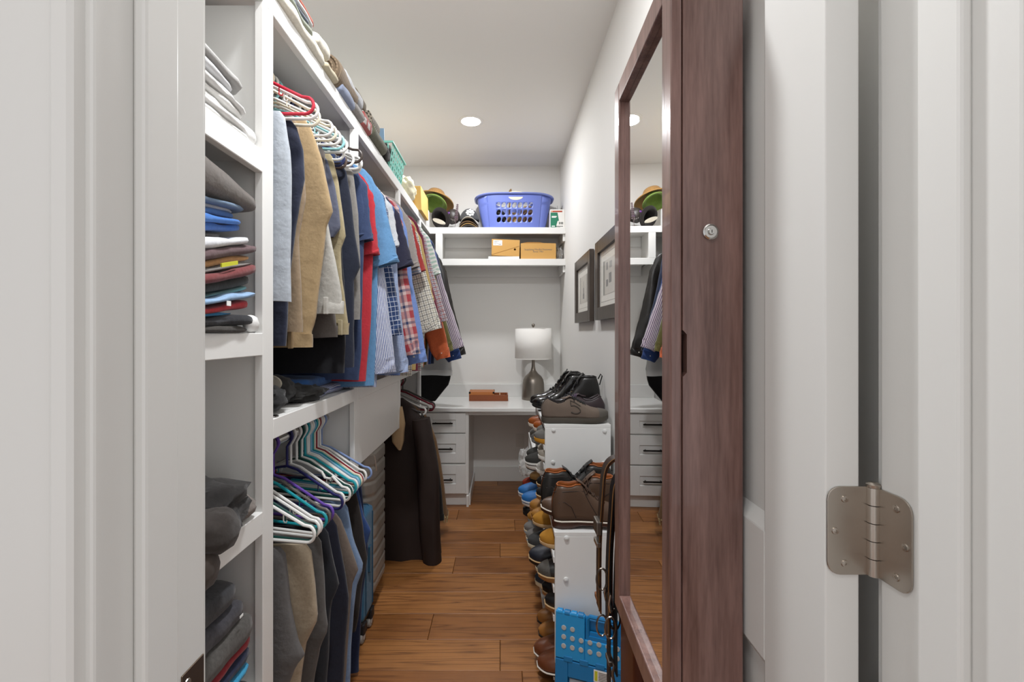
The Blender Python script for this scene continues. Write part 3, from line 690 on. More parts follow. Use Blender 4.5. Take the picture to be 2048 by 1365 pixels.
def hanger_mesh(color,neck=.068,half=.205,hooklets=True,r=.0043,bar=True,notch=False):
    key=(color,neck,half,notch,bar)
    if key in HG: return HG[key]
    mb=MB()
    hk=[(.0205*math.cos(math.radians(a)),0,.0205*math.sin(math.radians(a))) for a in range(215,-46,-15)]
    hk+=[(.006,0,-.028),(0,0,-.036),(0,0,-neck)]
    mb.tube(hk,r*.95,8)
    zt=-neck; ze=-neck-.078; re=.022; pts=[]
    for s in (1,-1):
        arm=[(0,0,zt),(s*.04,0,zt-.008)]
        if notch: arm+=[(s*.10,0,zt-.032),(s*.112,0,zt-.05),(s*.135,0,zt-.052),(s*.14,0,zt-.043)]
        arm+=[(s*(half-.028),0,ze+.004)]
        cen=(half-.02,ze-re+.004)
        arc=[(s*(cen[0]+re*math.cos(math.radians(a))),0,cen[1]+re*math.sin(math.radians(a))) for a in range(62,-91,-19)]
        pts.append(arm+arc)
    loop=pts[0]+pts[1][::-1]
    loop=loop[:-1]
    mb.tube(loop,r,8,closed=True)
    if hooklets:
        for s in (1,-1):
            x=s*.118; z=zt-.008-.07*(.118-.04)/(half-.07)
            mb.tube([(x,0,z),(x,0,z-.018),(x+s*.003,0,z-.022),(x+s*.008,0,z-.022),(x+s*.010,0,z-.017)],.0017,6)
    me=mb.build('tmp',mat('hanger_'+color,color,.35),local=True,smooth=True); d=me.data; bpy.data.objects.remove(me); d.name='plastic_hanger'
    HG[key]=d; return d
def hanger(Y,color,label,group,x=None,z=2.035,yaw=0,roll=0,name='plastic_hanger',**k):
    o=bpy.data.objects.new(name,hanger_mesh(color,**k)); COL.objects.link(o)
    o.location=(x if x is not None else ROD,Y,z+.0005); o.rotation_euler=(0,math.radians(roll),math.radians(yaw))
    return tag(o,label,'hanger',group)
HW,HC='F0EFEB','EFE6CF'
def shirt(Y,sh,tip,ln,hem,m,label,a1=None,name=None,collar=True,cuff=None,seed=0,hang=HW,hw=None,th=.034,rodz=2.035):
    xs,zs=P(Y,*sh); xt,zt=P(Y,*tip); zh=PZ(Y,hem); hb=xs-ROD
    name=name or ('polo_shirt' if ln=='S' else 'long_sleeve_shirt')
    t=thing(name,label,'shirt',(ROD,Y,zh),'shirts on the upper rod')
    wb=hb+.025; zn=min(zs+.075,rodz-.05); hwid=hw if hw else wb-.02
    prof=[(zn,ROD-.055,ROD+.055,Y,.03),(zs+.012,ROD-hb*.9,ROD+hb*.9,Y,.026),(zs-.03,ROD-hb-.01,ROD+hb+.01,Y,.03),(zs-.16,ROD-wb,ROD+wb,Y,th),(lerp(zs,zh,.6),ROD-wb+.005,ROD+wb-.005,Y,th),(zh,ROD-hwid,ROD+hwid,Y,th)]
    b=drape('body',prof,m,t,amp=.008,seed=seed,nl=30)
    for s in (1,-1):
        X=lambda x:ROD+s*(x-ROD)
        if ln=='S':
            a=a1 or .068
            dx,dz=xt-xs,zt-zs; l=math.hypot(dx,dz); px_,pz_=dz/l,-dx/l    # inward perpendicular
            if px_>0: px_,pz_=-px_,-pz_
            pa=[(X(xs-.05),Y,zs-.005,.03,.012),(X(xs+px_*.05+dx*.2),Y,zs+pz_*.05+dz*.25,.07,.018),(X(xt+px_*a),Y,zt+pz_*a,a,.024)]
        else:
            a=a1 or .048
            dx,dz=xt-xs,zt-zs; l=math.hypot(dx,dz); px_,pz_=dz/l,-dx/l
            if px_>0: px_,pz_=-px_,-pz_
            pa=[(X(xs-.05),Y,zs-.005,.03,.012),(X(xs+px_*.06+dx*.12),Y,zs+pz_*.06+dz*.14,.075,.02),(X(xs+px_*.07+dx*.5),Y,zs+pz_*.07+dz*.5,.068,.024),(X(xt+px_*(a+.012)-dx/l*.05),Y,zt+pz_*(a+.012)-dz/l*.05,a+.014,.026),(X(xt+px_*a),Y,zt+pz_*a,a,.020)]
        if s<0: pa=[(p[0],p[1],p[2],p[3],p[4]) for p in pa]
        so=MB().loft(sleeve_rings(pa,seed=seed+s),True,True,True).build('sleeve',m,t,smooth=True,angle=70)
        if ln=='L' and s>0:
            e=pa[-1]; ux,uz=dx/l,dz/l
            cf=[(e[0]-ux*.055,Y,e[2]-uz*.055,a+.004,.0225),(e[0]-ux*.03,Y,e[2]-uz*.03,a+.004,.0225),(e[0]+ux*.004,Y,e[2]+uz*.004,a+.003,.0215)]
            c_=MB().loft(sleeve_rings(cf,seed=seed,wr=.02,inner=.03),True,True,True).build('cuff',cuff or m,so,smooth=True,angle=70)
            MB().lathe([(0,0),(.0045,0),(.0045,.0018),(0,.002)],(0,0,0),12,'y').xf(lambda x,y,z:(e[0]-ux*.028+x,Y-.0245-y,e[2]-uz*.028+z)).build('button',mat('button_pearl','E8E4DA',.3),c_)
        if ln=='S' and s>0:
            e=pa[-1]; ux,uz=dx/l,dz/l
            cf=[(e[0]-ux*.022,Y,e[2]-uz*.022,a+.002,.0252),(e[0]-ux*.01,Y,e[2]-uz*.01,a+.0025,.0255),(e[0]+ux*.003,Y,e[2]+uz*.003,a+.002,.025)]
            MB().loft(sleeve_rings(cf,seed=seed+s,wr=.03,inner=.03),True,True,True).build('sleeve_band',cuff or m,so,smooth=True,angle=70)
    if collar:
        cr=[[(ROD+rx*math.cos(2*math.pi*j/20),Y+ry*math.sin(2*math.pi*j/20),zz-.012*math.cos(2*math.pi*j/20+1.57)) for j in range(20)] for zz,rx,ry in ((zn+.004,.05,.018),(zn+.03,.042,.02),(zn+.026,.05,.026),(zn-.012,.068,.03))]
        MB().loft(cr).build('collar',m,t,smooth=True,solid=.0015)
    hanger(Y,hang,'plastic hanger inside the '+label.split(' hanging')[0],'hangers inside the shirts',z=rodz,neck=.094,half=max(.13,min(.2,hb-.015)))
    return t
C=lambda k,*a,**q:cloth('f_'+k,*a,**q)
# ---- upper rod, first bay: trousers on hangers
ul=[(1.17,'C4213A','red plastic hanger first on the upper rod',0,0),(1.197,HW,'w',0,0),(1.222,HC,'cream',0,2),(1.31,HW,'w',-3,0),(1.337,HC,'cream',-2,0),(1.362,HW,'w',0,0),(1.388,'9BD3D8','pale aqua plastic hanger among white ones on the upper rod',2,0),(1.42,HW,'w',0,0),(1.446,HW,'w',-2,5),(1.468,'232B55','navy plastic hanger among white ones on the upper rod',0,8),(1.488,'5A4A42','brown plastic hanger beside the navy one on the upper rod',0,8),(1.512,HW,'w',0,3),(1.538,'3E332E','dark brown plastic hanger with its end above the white ones',0,-4),(1.556,HW,'w',2,0),(1.572,HW,'w',0,0),(1.588,HW,'w',-2,2)]
for Y,c,lb,yw,ro in ul:
    lb={'w':'white plastic hanger with trousers on the upper rod','cream':'cream plastic hanger with trousers on the upper rod'}.get(lb,lb)
    hanger(Y,c,lb,'hangers on the upper trouser rod',yaw=yw,roll=ro)
def trousers(Y,rows,th,m,label,group,xl=-.86,seed=0,amp=.007,waist=None,loops=(),name='folded_trousers',k=2.5):
    pr=px_prof(Y,rows,th,xl); t=thing(name,label,'trousers',((pr[-1][1]+pr[-1][2])/2,Y,pr[-1][0]),group)
    pr=[(pr[0][0]+.012,pr[0][1]+.01,pr[0][2]-.012,pr[0][3],th*.3)]+pr
    drape('leg',pr,m,t,amp=amp,seed=seed,k=k)
    if waist:
        z,xl_,xr_,y,tt=pr[-1]
        wr=[(z+waist,xl_-.002,xr_+.003,y,tt+.008),(z-.002,xl_-.002,xr_+.003,y,tt+.008)]
        wb=drape('waistband',wr,m,t,amp=amp,seed=seed,nl=4)
        for lp in loops:
            x=PX(Y,lp); MB().box(x-.006,x+.006,y-tt/2-.016,y-tt/2-.003,z-.004,z+waist+.01).build('belt_loop',m,wb,bevel=.002)
    return t
UG='trousers on the upper rod'
trousers(1.16,[(232,570),(300,579),(440,581),(520,580),(603,581)],.03,C('ltgrey','B4BCC6'),'pale blue-grey trousers folded over a hanger beside the shelf tower',UG,seed=1,amp=.004)
trousers(1.205,[(250,592),(300,606),(360,611),(450,590),(600,574),(692,570)],.03,C('navy1','2A3046'),'navy trousers behind the pale blue-grey trousers',UG,seed=2)
trousers(1.25,[(245,596),(330,608),(400,614),(480,600),(600,606),(664,608)],.03,C('linen','9C8466'),'brown linen trousers beside the golden khaki pair',UG,seed=3)
trousers(1.295,[(250,620),(320,645),(380,658),(423,666),(450,652),(540,641),(640,630),(662,622),(694,622)],.035,C('khaki','B39668'),'golden khaki trousers with the knee fold sticking out',UG,seed=4,waist=.036,loops=(590,))
trousers(1.345,[(285,635),(340,645),(430,655),(520,673),(595,684),(627,686)],.03,C('stone','BDB9B0'),'light stone trousers with the waistband hanging down',UG,seed=5,waist=.036,loops=(658,))
trousers(1.385,[(300,650),(420,655),(550,660),(620,668),(676,675)],.026,C('taupe1','6A625D'),'grey-brown slacks below the stone trousers',UG,seed=6)
trousers(1.412,[(320,655),(370,668),(420,676),(457,680),(475,668)],.026,C('slate','5C6074'),'slate blue trousers ending short at the knee fold',UG,seed=7)
trousers(1.44,[(310,664),(360,676),(430,686),(474,691),(500,680),(560,683),(620,692),(650,698),(668,697)],.03,C('olivek','B0A078'),'olive khaki trousers with cream waistband and loop',UG,seed=8,waist=.034,loops=(686,))
trousers(1.475,[(335,672),(450,684),(600,690),(690,693),(747,690)],.032,C('black1','16161C'),'black trousers hanging lowest above the mid shelf',UG,seed=9,xl=-.9)
trousers(1.515,[(338,692),(400,703),(470,711),(533,718),(560,707),(640,709),(735,706)],.034,C('navy2','202638'),'dark navy trousers next to the navy polo',UG,seed=10)
trousers(1.56,[(342,706),(430,716),(600,720),(640,719)],.026,C('grey2','8F8A84'),'thin grey trousers between navy trousers and navy polo',UG,seed=11)
# ---- shirts
S=shirt
S(1.625,(716,335),(746,478),'S',760,C('polo_navy','34456B'),'faded navy polo shirt hanging first among the shirts',seed=1)
S(1.675,(731,352),(758,507),'S',762,C('polo_red','C3172C'),'bright red polo shirt hanging behind the navy polo',seed=2)
S(1.725,(745,348),(797,522),'S',772,C('polo_sky','5D95C6'),'sky blue polo shirt hanging next to the red polo',seed=3)
S(1.765,(750,365),(790,742),'L',775,C('pin','E2E4EC','4F63A8',kind='ustripe',freq=170,duty=.45),'white dress shirt with fine blue stripes hanging behind the sky blue polo',seed=4,a1=.058)
S(1.80,(764,378),(803,668),'L',740,C('chk','27406F','D8DEEA',kind='check',freq=52,duty=.075),'navy shirt with white window check hanging above the striped cuff',seed=5,a1=.042)
S(1.835,(768,385),(798,490),'S',740,C('tee_w','C9CDD2'),'pale grey short sleeve shirt hanging behind the sky blue polo',seed=6)
S(1.87,(774,392),(790,480),'S',742,C('tee_b','2E5CA4'),'royal blue short sleeve shirt hanging before the dark purple-navy polo',seed=7)
S(1.905,(778,398),(816,742),'L',748,C('ging','B9C6DE','7C92C4',kind='gingham',freq=150),'pale blue mini check shirt hanging beside the plaid flannel',seed=8)
S(1.945,(780,395),(826,528),'S',744,C('polo_dk','2E2E44'),'dark purple-navy polo shirt hanging mid rod',seed=9)
S(2.0,(794,402),(839,706),'L',742,C('flan','D8B9B4','B4323F',kind='plaid',freq=14,c3='2C3B66'),'red white and navy plaid flannel shirt hanging with the sleeve forward',seed=10,a1=.036)
S(2.06,(800,408),(853,722),'L',750,C('blue_l','7394D8'),'plain cornflower blue shirt hanging beside the flannel',seed=11)
S(2.13,(802,405),(839,532),'S',745,C('greyp','A0968F'),'warm grey polo shirt hanging mid rod',seed=12)
S(2.19,(806,412),(842,545),'S',745,C('pinkg','C9B5B0','8E9AB0',kind='vstripe',freq=60),'pale pink striped polo hanging beside the warm grey polo',seed=13)
S(2.25,(812,425),(851,540),'S',745,C('redp','B2302C'),'brick red polo shirt hanging mid rod',seed=14)
S(2.35,(822,435),(882,655),'L',752,C('tatt','EAE6DA','3C3A38',kind='check',freq=42,duty=.10,c3='A58F62'),'cream shirt with black tattersall check hanging in the middle',seed=15,a1=.055)
S(2.43,(828,440),(868,600),'S',740,C('goldp','C9A85C'),'gold short sleeve shirt hanging behind the tattersall shirt',seed=16)
S(2.50,(834,440),(884,655),'L',742,C('burg','7C2742'),'burgundy long sleeve shirt hanging with a narrow sleeve',seed=17,a1=.04)
S(2.60,(840,450),(894,640),'L',742,C('pplaid','E0C9C4','9A5C68',kind='check',freq=44,duty=.2,c3='6A86A8'),'pink and grey plaid shirt hanging behind the burgundy shirt',seed=18)
S(2.68,(844,452),(881,546),'S',735,C('aqua','B4D2C4','F0F0EA',kind='vstripe',freq=40),'aqua striped polo shirt hanging towards the desk',seed=19)
S(2.76,(846,455),(900,713),'L',735,C('orange','DF6420'),'orange long sleeve shirt hanging towards the desk',seed=20,a1=.042)
S(2.84,(850,460),(906,700),'L',730,C('olive','6C6930'),'olive green shirt hanging beside the orange shirt',seed=21,a1=.045)
S(2.93,(855,468),(927,692),'L',730,C('purp','E6DCE2','6E4A80',kind='ustripe',freq=90,duty=.45),'white shirt with purple stripes hanging near the desk',seed=22,a1=.046)
S(3.02,(860,472),(922,716),'L',728,C('royal','2D4E90'),'denim blue shirt hanging behind the purple striped shirt',seed=23,a1=.045)
S(3.12,(865,478),(917,700),'L',728,C('dnavy','23304E'),'dark navy shirt hanging before the leather jacket',seed=24)
LJ=mat('black_leather','1E1A17',.38,bs=.35,bscale=45,var=.3,vscale=12)
S(3.36,(882,515),(931,708),'L',745,LJ,'black leather jacket hanging last on the rod by the back shelf',seed=25,a1=.055,name='leather_jacket',hang='2A2624')
t=thing('long_coat','long black coat hanging lowest in the corner above the desk','coat',(-.6,3.28,.78))
drape('coat_body',[(1.95,ROD-.06,ROD+.06,3.275,.03),(1.87,ROD-.2,ROD+.2,3.275,.04),(1.6,ROD-.22,PX(3.27,880),3.275,.06),(PZ(3.27,740),ROD-.22,PX(3.27,904),3.275,.06),(PZ(3.27,768),ROD-.22,PX(3.27,898),3.275,.06),(.80,ROD-.22,PX(3.27,872),3.27,.05)],C('blackc','141315'),t,amp=.006,seed=31)
drape('garment_bag',[(PZ(3.2,690),ROD-.1,PX(3.24,902),3.235,.012),(PZ(3.2,752),ROD-.1,PX(3.24,905),3.235,.02)],PLAS,t,amp=.004,seed=5)
hanger(3.275,'2A2624','dark plastic hanger inside the long black coat','hangers inside the shirts')
# ---- lower rod, first bay: more hangers with trousers
TEAL,PUR,IND,GRB,RED2,PERI,DGR,LBL='1E9AA6','6A4AA8','2A2A62','6A645F','8E2432','8AA0CE','1E4A44','7FB4D2'
ll=[(1.215,HW,10,'w'),(1.235,DGR,10,'dark green plastic hanger among the first on the lower rod'),(1.262,HW,12,'w'),(1.285,HW,12,'w'),(1.33,TEAL,14,'teal plastic hanger among the first on the lower rod'),(1.352,GRB,15,'grey-brown plastic hanger beside the purple one on the lower rod'),(1.375,PUR,15,'purple plastic hanger on the lower rod'),(1.465,IND,16,'dark indigo plastic hanger beside the purple one on the lower rod'),(1.49,HW,18,'w'),(1.53,'n',17,'white notched plastic hanger on the lower rod'),(1.555,DGR,18,'dark green plastic hanger in the middle of the lower rod'),(1.575,HW,18,'w'),(1.595,TEAL,18,'teal plastic hanger inside a white one on the lower rod'),(1.615,HW,19,'w'),(1.632,HW,19,'w'),(1.648,LBL,20,'pale blue plastic hanger on the lower rod'),(1.664,TEAL,20,'teal plastic hanger next to the dark red one on the lower rod'),(1.68,HC,20,'cream plastic hanger on the lower rod'),(1.694,RED2,21,'dark red plastic hanger on the lower rod'),(1.712,HW,20,'w'),(1.728,HW,20,'w'),(1.744,PERI,12,'periwinkle plastic hanger last on the lower rod')]
for Y,c,yw,lb in ll:
    lb='white plastic hanger on the lower rod' if lb=='w' else lb
    hanger(Y,HW if c=='n' else c,lb,'hangers on the lower trouser rod',yaw=-yw,z=.955,neck=.098,notch=(c=='n'),roll=random.uniform(-1.5,1.5))
LG='trousers on the lower rod'
def tl(Y,rows,th,m,label,seed,xl=-.85,**k): return trousers(Y,rows,th,m,label,LG,xl=xl,seed=seed,name='hanging_trousers',**k)
tl(1.2,[(1104,570),(1200,580),(1290,598),(1309,609),(1330,592),(1380,575),(1500,572)],.04,C('grey_t','6B6867'),'mid grey trousers hanging first on the lower rod',41,amp=.005)
tl(1.255,[(1098,622),(1170,630),(1242,634),(1290,612),(1400,600),(1520,598)],.035,C('beige_t','B8A588'),'beige trousers between two grey pairs on the lower rod',42,amp=.005)
tl(1.30,[(1078,642),(1180,651),(1258,659),(1290,642),(1365,626),(1520,620)],.038,C('grey_t2','625E5B'),'dark grey trousers behind the beige pair on the lower rod',43,amp=.006)
tl(1.36,[(1060,655),(1120,666),(1173,677),(1205,664),(1365,655),(1500,650)],.034,C('blackd','23252C'),'black denim trousers on the lower rod',44,amp=.006)
tl(1.42,[(1045,672),(1150,690),(1200,696),(1300,690),(1480,680)],.034,C('navy_t','1B1D30'),'midnight navy trousers on the lower rod',45,amp=.006)
tl(1.475,[(1035,680),(1090,700),(1140,718),(1165,707),(1250,697),(1365,688),(1450,685)],.034,C('taupe_t','7A6A5E'),'taupe trousers with a sharp knee fold on the lower rod',46,amp=.006)
tl(1.53,[(1010,695),(1080,708),(1133,728),(1170,716),(1300,702),(1420,698)],.032,C('ltjean','7E9AC0'),'light blue jeans on the lower rod',47,amp=.006)
tl(1.6,[(985,712),(1050,726),(1120,734),(1175,724),(1260,712)],.032,C('dkbrown','2A2320'),'dark brown trousers near the end of the lower rod',48,amp=.006)
tl(1.65,[(975,716),(1035,728),(1063,743),(1088,736),(1110,726)],.03,C('cobalt','2A4A86'),'cobalt blue trousers with a pointed fold near the luggage',49,amp=.005)
tl(1.7,[(960,722),(1100,735),(1200,724),(1290,719),(1345,718)],.03,C('indigo_j','1E2C52'),'indigo jeans last on the lower rod by the blue suitcase',50,amp=.006)
# ---- coats in the third bay
CG='coats on the lower coat rod'
def coat(name,Y,rows,th,m,label,seed,xl=-.98,extra=None,amp=.012):
    pr=[]
    for (py,pr_,*r),tt in zip(rows,th): pr.append((PZ(Y,py),PX(Y,r[0]) if r else xl,PX(Y,pr_),Y,tt))
    t=thing(name,label,'coat',(-.68,Y,pr[-1][0]),CG); drape('coat_body',pr,m,t,seed=seed,amp=amp,nl=34); return t
SUE=mat('dark_suede','2A1A14',.75,bs=.2,bscale=120,var=.45,vscale=7)
t=coat('shearling_coat',2.66,[(797,806,770),(812,828,755),(845,848,745),(880,860),(930,868),(1000,875),(1060,880),(1118,884)],[.03,.05,.07,.09,.12,.15,.17,.19],SUE,'long dark brown suede coat with a shearling collar',61)
SHR=mat('shearling','C2A680',.95,bs=.9,bscale=160)
drape('collar',[(PZ(2.56,815),PX(2.56,780),PX(2.56,803),2.575,.05),(PZ(2.56,850),PX(2.56,781),PX(2.56,810),2.57,.06),(PZ(2.56,885),PX(2.56,784),PX(2.56,808),2.57,.05),(PZ(2.56,901),PX(2.56,796),PX(2.56,803),2.57,.03)],SHR,t,amp=.003,seed=3,hem=False)
sl=sleeve_rings([(PX(2.6,842),2.6,PZ(2.6,838),.05,.05),(PX(2.6,858),2.58,PZ(2.6,950),.062,.055),(PX(2.6,862),2.57,PZ(2.6,1060),.055,.05),(PX(2.58,866),2.56,PZ(2.58,1128),.052,.045)],seed=4)
MB().loft(sl,True,True,True).build('sleeve',SUE,t,smooth=True,angle=70)
coat('fleece_coat',2.80,[(808,815,780),(830,848),(880,868),(960,880),(1042,889)],[.03,.04,.05,.06,.06],C('blackf','1B1918'),'black fleece coat hanging behind the shearling coat',62)
t=coat('suede_jacket',2.90,[(805,822,780),(835,856),(880,872),(960,886),(1012,894),(1030,897)],[.03,.04,.05,.06,.06,.06],C('tanco','86633E'),'tan suede jacket with a fringed hem hanging behind the black fleece coat',63)
fr=MB()
for i in range(12):
    x=PX(2.87,886+i*.9); fr.tube([(x,2.875+.003*i,PZ(2.87,1028)),(x+.004*math.sin(i),2.87,PZ(2.87,1040+6*math.sin(i*2)))],.0025,5)
fr.build('fringe',C('fringe','B89A62'),t,smooth=True,kind='stuff')
coat('grey_coat',3.0,[(806,830,790),(830,852),(900,872),(1000,882)],[.03,.04,.05,.05],C('greyco','5E5A58'),'grey coat hanging last on the coat rod',64)
for Y,c,lb,yw in ((2.66,'3A3432','dark plastic hanger inside the shearling coat',-6),(2.8,'E8E4DE','white plastic hanger inside the black fleece coat',-8),(2.9,'A8A29C','pale grey plastic hanger inside the tan suede jacket',-8),(2.97,'7A2232','maroon plastic hanger behind the tan suede jacket',-14),(3.04,'5C5A58','grey plastic hanger empty beside the desk',-16)):
    hanger(Y,c,lb,'hangers on the coat rod',x=-.69 if Y<2.95 else -.66,z=.975,yaw=yw,half=.23,r=.006)
# ================================================================ folded clothes in the tower
def folded(y0,y1,x0,x1,zb,zt,m,label,group,seed=0,name='folded_shirt',cat='clothes',tilt=0.0,bulge=.35,nose=.45,n=26,nr=26,wr=.004,parts=None):
    """soft folded slab: along Y, front fold towards +X; zb,zt callables of y giving underside and top"""
    fb=zb if callable(zb) else (lambda y:zb); ft=zt if callable(zt) else (lambda y:zt)
    rings=[]
    for i in range(n+1):
        t=i/n; y=lerp(y0,y1,t); e0=min(1,(t+.001)/.06); e1=min(1,(1-t+.001)/.065); e=math.sin(e0*math.pi/2)*math.sin(e1*math.pi/2)
        b,tp=fb(y),ft(y); h=(tp-b)/2*max(.35,e**.7); zc=(b+tp)/2*1.0; xf_=x1-(1-e)*.03+.006*nz(y*16,seed*3.3,1)
        zc=(b+tp)/2-(1-e)*.004; ring=[]
        for j in range(nr):
            a=2*math.pi*j/nr; c,s=math.cos(a),math.sin(a)
            cx_=math.copysign(abs(c)**.35,c); sz=math.copysign(abs(s)**.45,s)*(1.28 if s<0 else 1.08)
            x=lerp(x0,xf_,(cx_+1)/2)
            ring.append((x,y+.004*nz(x*20,seed,j*.2),zc+h*sz+wr*nz(x*14,y*14,seed*2.1+(1 if s>0 else 4))*(1 if s>0 else .3)))
        rings.append(ring)
    rings=[[(p[0]+tilt*(p[1]-y0),p[1],p[2]) for p in r] for r in rings]
    o=MB().loft(rings,True,True,True).build(name,m,None,smooth=True,angle=75)
    return tag(o,label,cat,group)
# white stack, upper shelf
G='white clothes on the top tower shelf'
sl=lambda y:max(0,(1.06-y))*.22
ws=[('F0EFEC',.012,1.068,'white vest lowest in the white pile of the top tower shelf'),('F2F1EE',.013,1.05,'white shirt second from the bottom of the white pile'),('ECEBE7',.013,1.045,'white shirt third from the bottom of the white pile'),('F1F0EC',.013,1.04,'white shirt in the middle of the white pile'),('E4E3E0',.013,1.045,'off-white shirt above the middle of the white pile'),('EFEEEB',.013,1.02,'white shirt below the light grey one in the white pile'),('D2D2D4',.016,1.0,'light grey shirt under the heather grey one in the white pile'),('A9A7A4',.020,1.025,'heather grey shirt with white edge on top of the white pile')]
zb=1.724
acc=0
for i,(c,th,ye,lb) in enumerate(ws):
    f0=lambda y,a=acc:1.7235+a*(1+sl(y)*3.2); a1=acc+th; f1=lambda y,a=a1:1.7235+a*(1+sl(y)*3.2)-.0008
    folded(.52,ye,-.92,-.575+.006*math.sin(i*2.1),f0,f1,cloth('wf%d'%i,c,heather=.05),lb,G,seed=i+1,wr=.003); acc=a1
tag(MB().lathe([(0,-.10),(.019,-.10),(.022,-.09),(.022,.06),(.018,.07),(0,.07)],(-.60,1.06,1.7455),18,'y').xf(lambda x,y,z:(x+ (y-1.06)*.0,min(y-.05,1.083),z)).build('rolled_sock',cloth('sockw','F2F1EE',heather=.05),smooth=True),'small rolled white sock at the end of the white pile','sock','white clothes on the top tower shelf')
# coloured stack, middle shelf: bottom to top
G='folded shirts on the middle tower shelf'
cs=[('3E3934',.016,1.03,'dark brown shirt lowest in the coloured pile'),('23242B',.022,1.05,'black shirt above the dark brown one in the coloured pile'),('2490C8',.010,1.0,'bright blue shirt under the red one in the coloured pile'),('C71C2C',.024,1.045,'red shirt with a white tag in the coloured pile'),('8EB4DC',.016,1.06,'pale blue shirt above the red one in the coloured pile'),('5E9FA6',.009,1.055,'teal shirt above the pale blue one in the coloured pile'),('3B3A37',.024,1.065,'charcoal shirt under the maroon one in the coloured pile'),('7E3233',.022,1.06,'maroon shirt in the coloured pile'),('837D78',.010,1.06,'grey shirt with a yellow print in the coloured pile'),('E3A35C',.018,1.068,'orange shirt in the coloured pile'),('6A5053',.024,1.07,'heather plum shirt above the orange one in the coloured pile'),('E2E3E8',.020,1.03,'white shirt in the coloured pile'),('55504A',.014,.99,'dark olive shirt above the white one in the coloured pile'),('1F5FB0',.018,1.045,'royal blue shirt in the coloured pile'),('2F78CE',.016,1.035,'bright azure shirt in the coloured pile'),('4A7CC0',.014,1.035,'medium blue shirt below the pale grey one in the coloured pile'),('C6C4C2',.008,1.03,'pale grey shirt near the top of the coloured pile'),('6E88A6',.016,1.045,'slate blue shirt near the top of the coloured pile')]
acc=0; CSO={}
for i,(c,th,ye,lb) in enumerate(cs):
    w0=.010*math.sin(i*1.1); th*=.93
    f0=lambda y,a=acc:1.2858+a+.26*(max(.8,y)-.95)*math.sin(math.pi*min(1,a/.31))
    a1=acc+th; f1=lambda y,a=a1:1.2858+a+.26*(max(.8,y)-.95)*math.sin(math.pi*min(1,a/.31))-.0004
    CSO[i]=folded(.52,ye,-.93,-.566+.012*math.sin(i*1.9+.5)-(.02 if i>11 else 0),f0,f1,cloth('cf%d'%i,c),lb,G,seed=i+11,wr=.009); acc=a1
zt=1.2858+acc
folded(.56,1.078,-.92,-.565,lambda y:zt,lambda y:zt+.03+max(0,(1.07-y))*.22*(1 if y>.86 else .0)+(.046 if y<=.86 else 0),cloth('cft','6F6761'),'taupe shorts with gathered waistband on top of the coloured pile',G,seed=40,name='folded_shorts',wr=.011)
tag(blob((-.585,1.062,1.2858+.021),(.016,.022,.021),5,.1,16).build('rolled_sock',cloth('sockw','F2F1EE'),smooth=True),'white rolled sock behind the coloured pile on the middle shelf','sock')
o=B(-.0006,.0006,-.007,.007,-.005,.005).xf(lambda x,y,z:(-.5565+x+.002,.925+y,1.2858+.060+z)).build('tag',mat('label_white','F1F0EE',.7),CSO[3])
o=B(-.0015,.0015,-.035,.02,-.004,.004).xf(lambda x,y,z:(-.5545+x,.935+y,1.2858+.1425+z+.25*y)).build('printed_stripe',mat('print_yellow','C9C832',.7),CSO[8])
# third shelf: crumpled dark clothes
ZC=.8585
G='dark clothes on the third tower shelf'
tag(blob((-.66,.93,ZC+.055),(.12,.125,.062),2,.35,40,2.2,ZC).build('crumpled_shirt',cloth('blkc','2E2B2A'),smooth=True,angle=60),'crumpled charcoal shirt bundled on the third tower shelf','clothes',G)
tag(blob((-.60,1.03,ZC+.03),(.035,.045,.032),4,.2,28,3,ZC).build('rolled_sock',cloth('tws','8C8179',heather=.3),smooth=True,angle=60),'grey-brown tweed sock roll at the end of the third tower shelf','sock',G)
tag(blob((-.625,.955,ZC+.018),(.05,.05,.022),9,.3,28,3,ZC).build('rolled_sock',cloth('nvs','26304E'),smooth=True,angle=60),'navy sock tucked under the charcoal bundle','sock',G)
tag(blob((-.56,.875,ZC+.043),(.05,.055,.042),6,.12,32,2,ZC).build('knit_hat',cloth('brk','3E3733'),smooth=True,angle=60),'dark brown fleece hat at the front of the third tower shelf','hat',G)
tag(blob((-.548,.845,ZC-.012),(.018,.03,.036),8,.15,24,2).build('knit_glove',cloth('brk2','4A3F38'),smooth=True,angle=60),'brown glove hanging over the edge of the third tower shelf','glove',G)
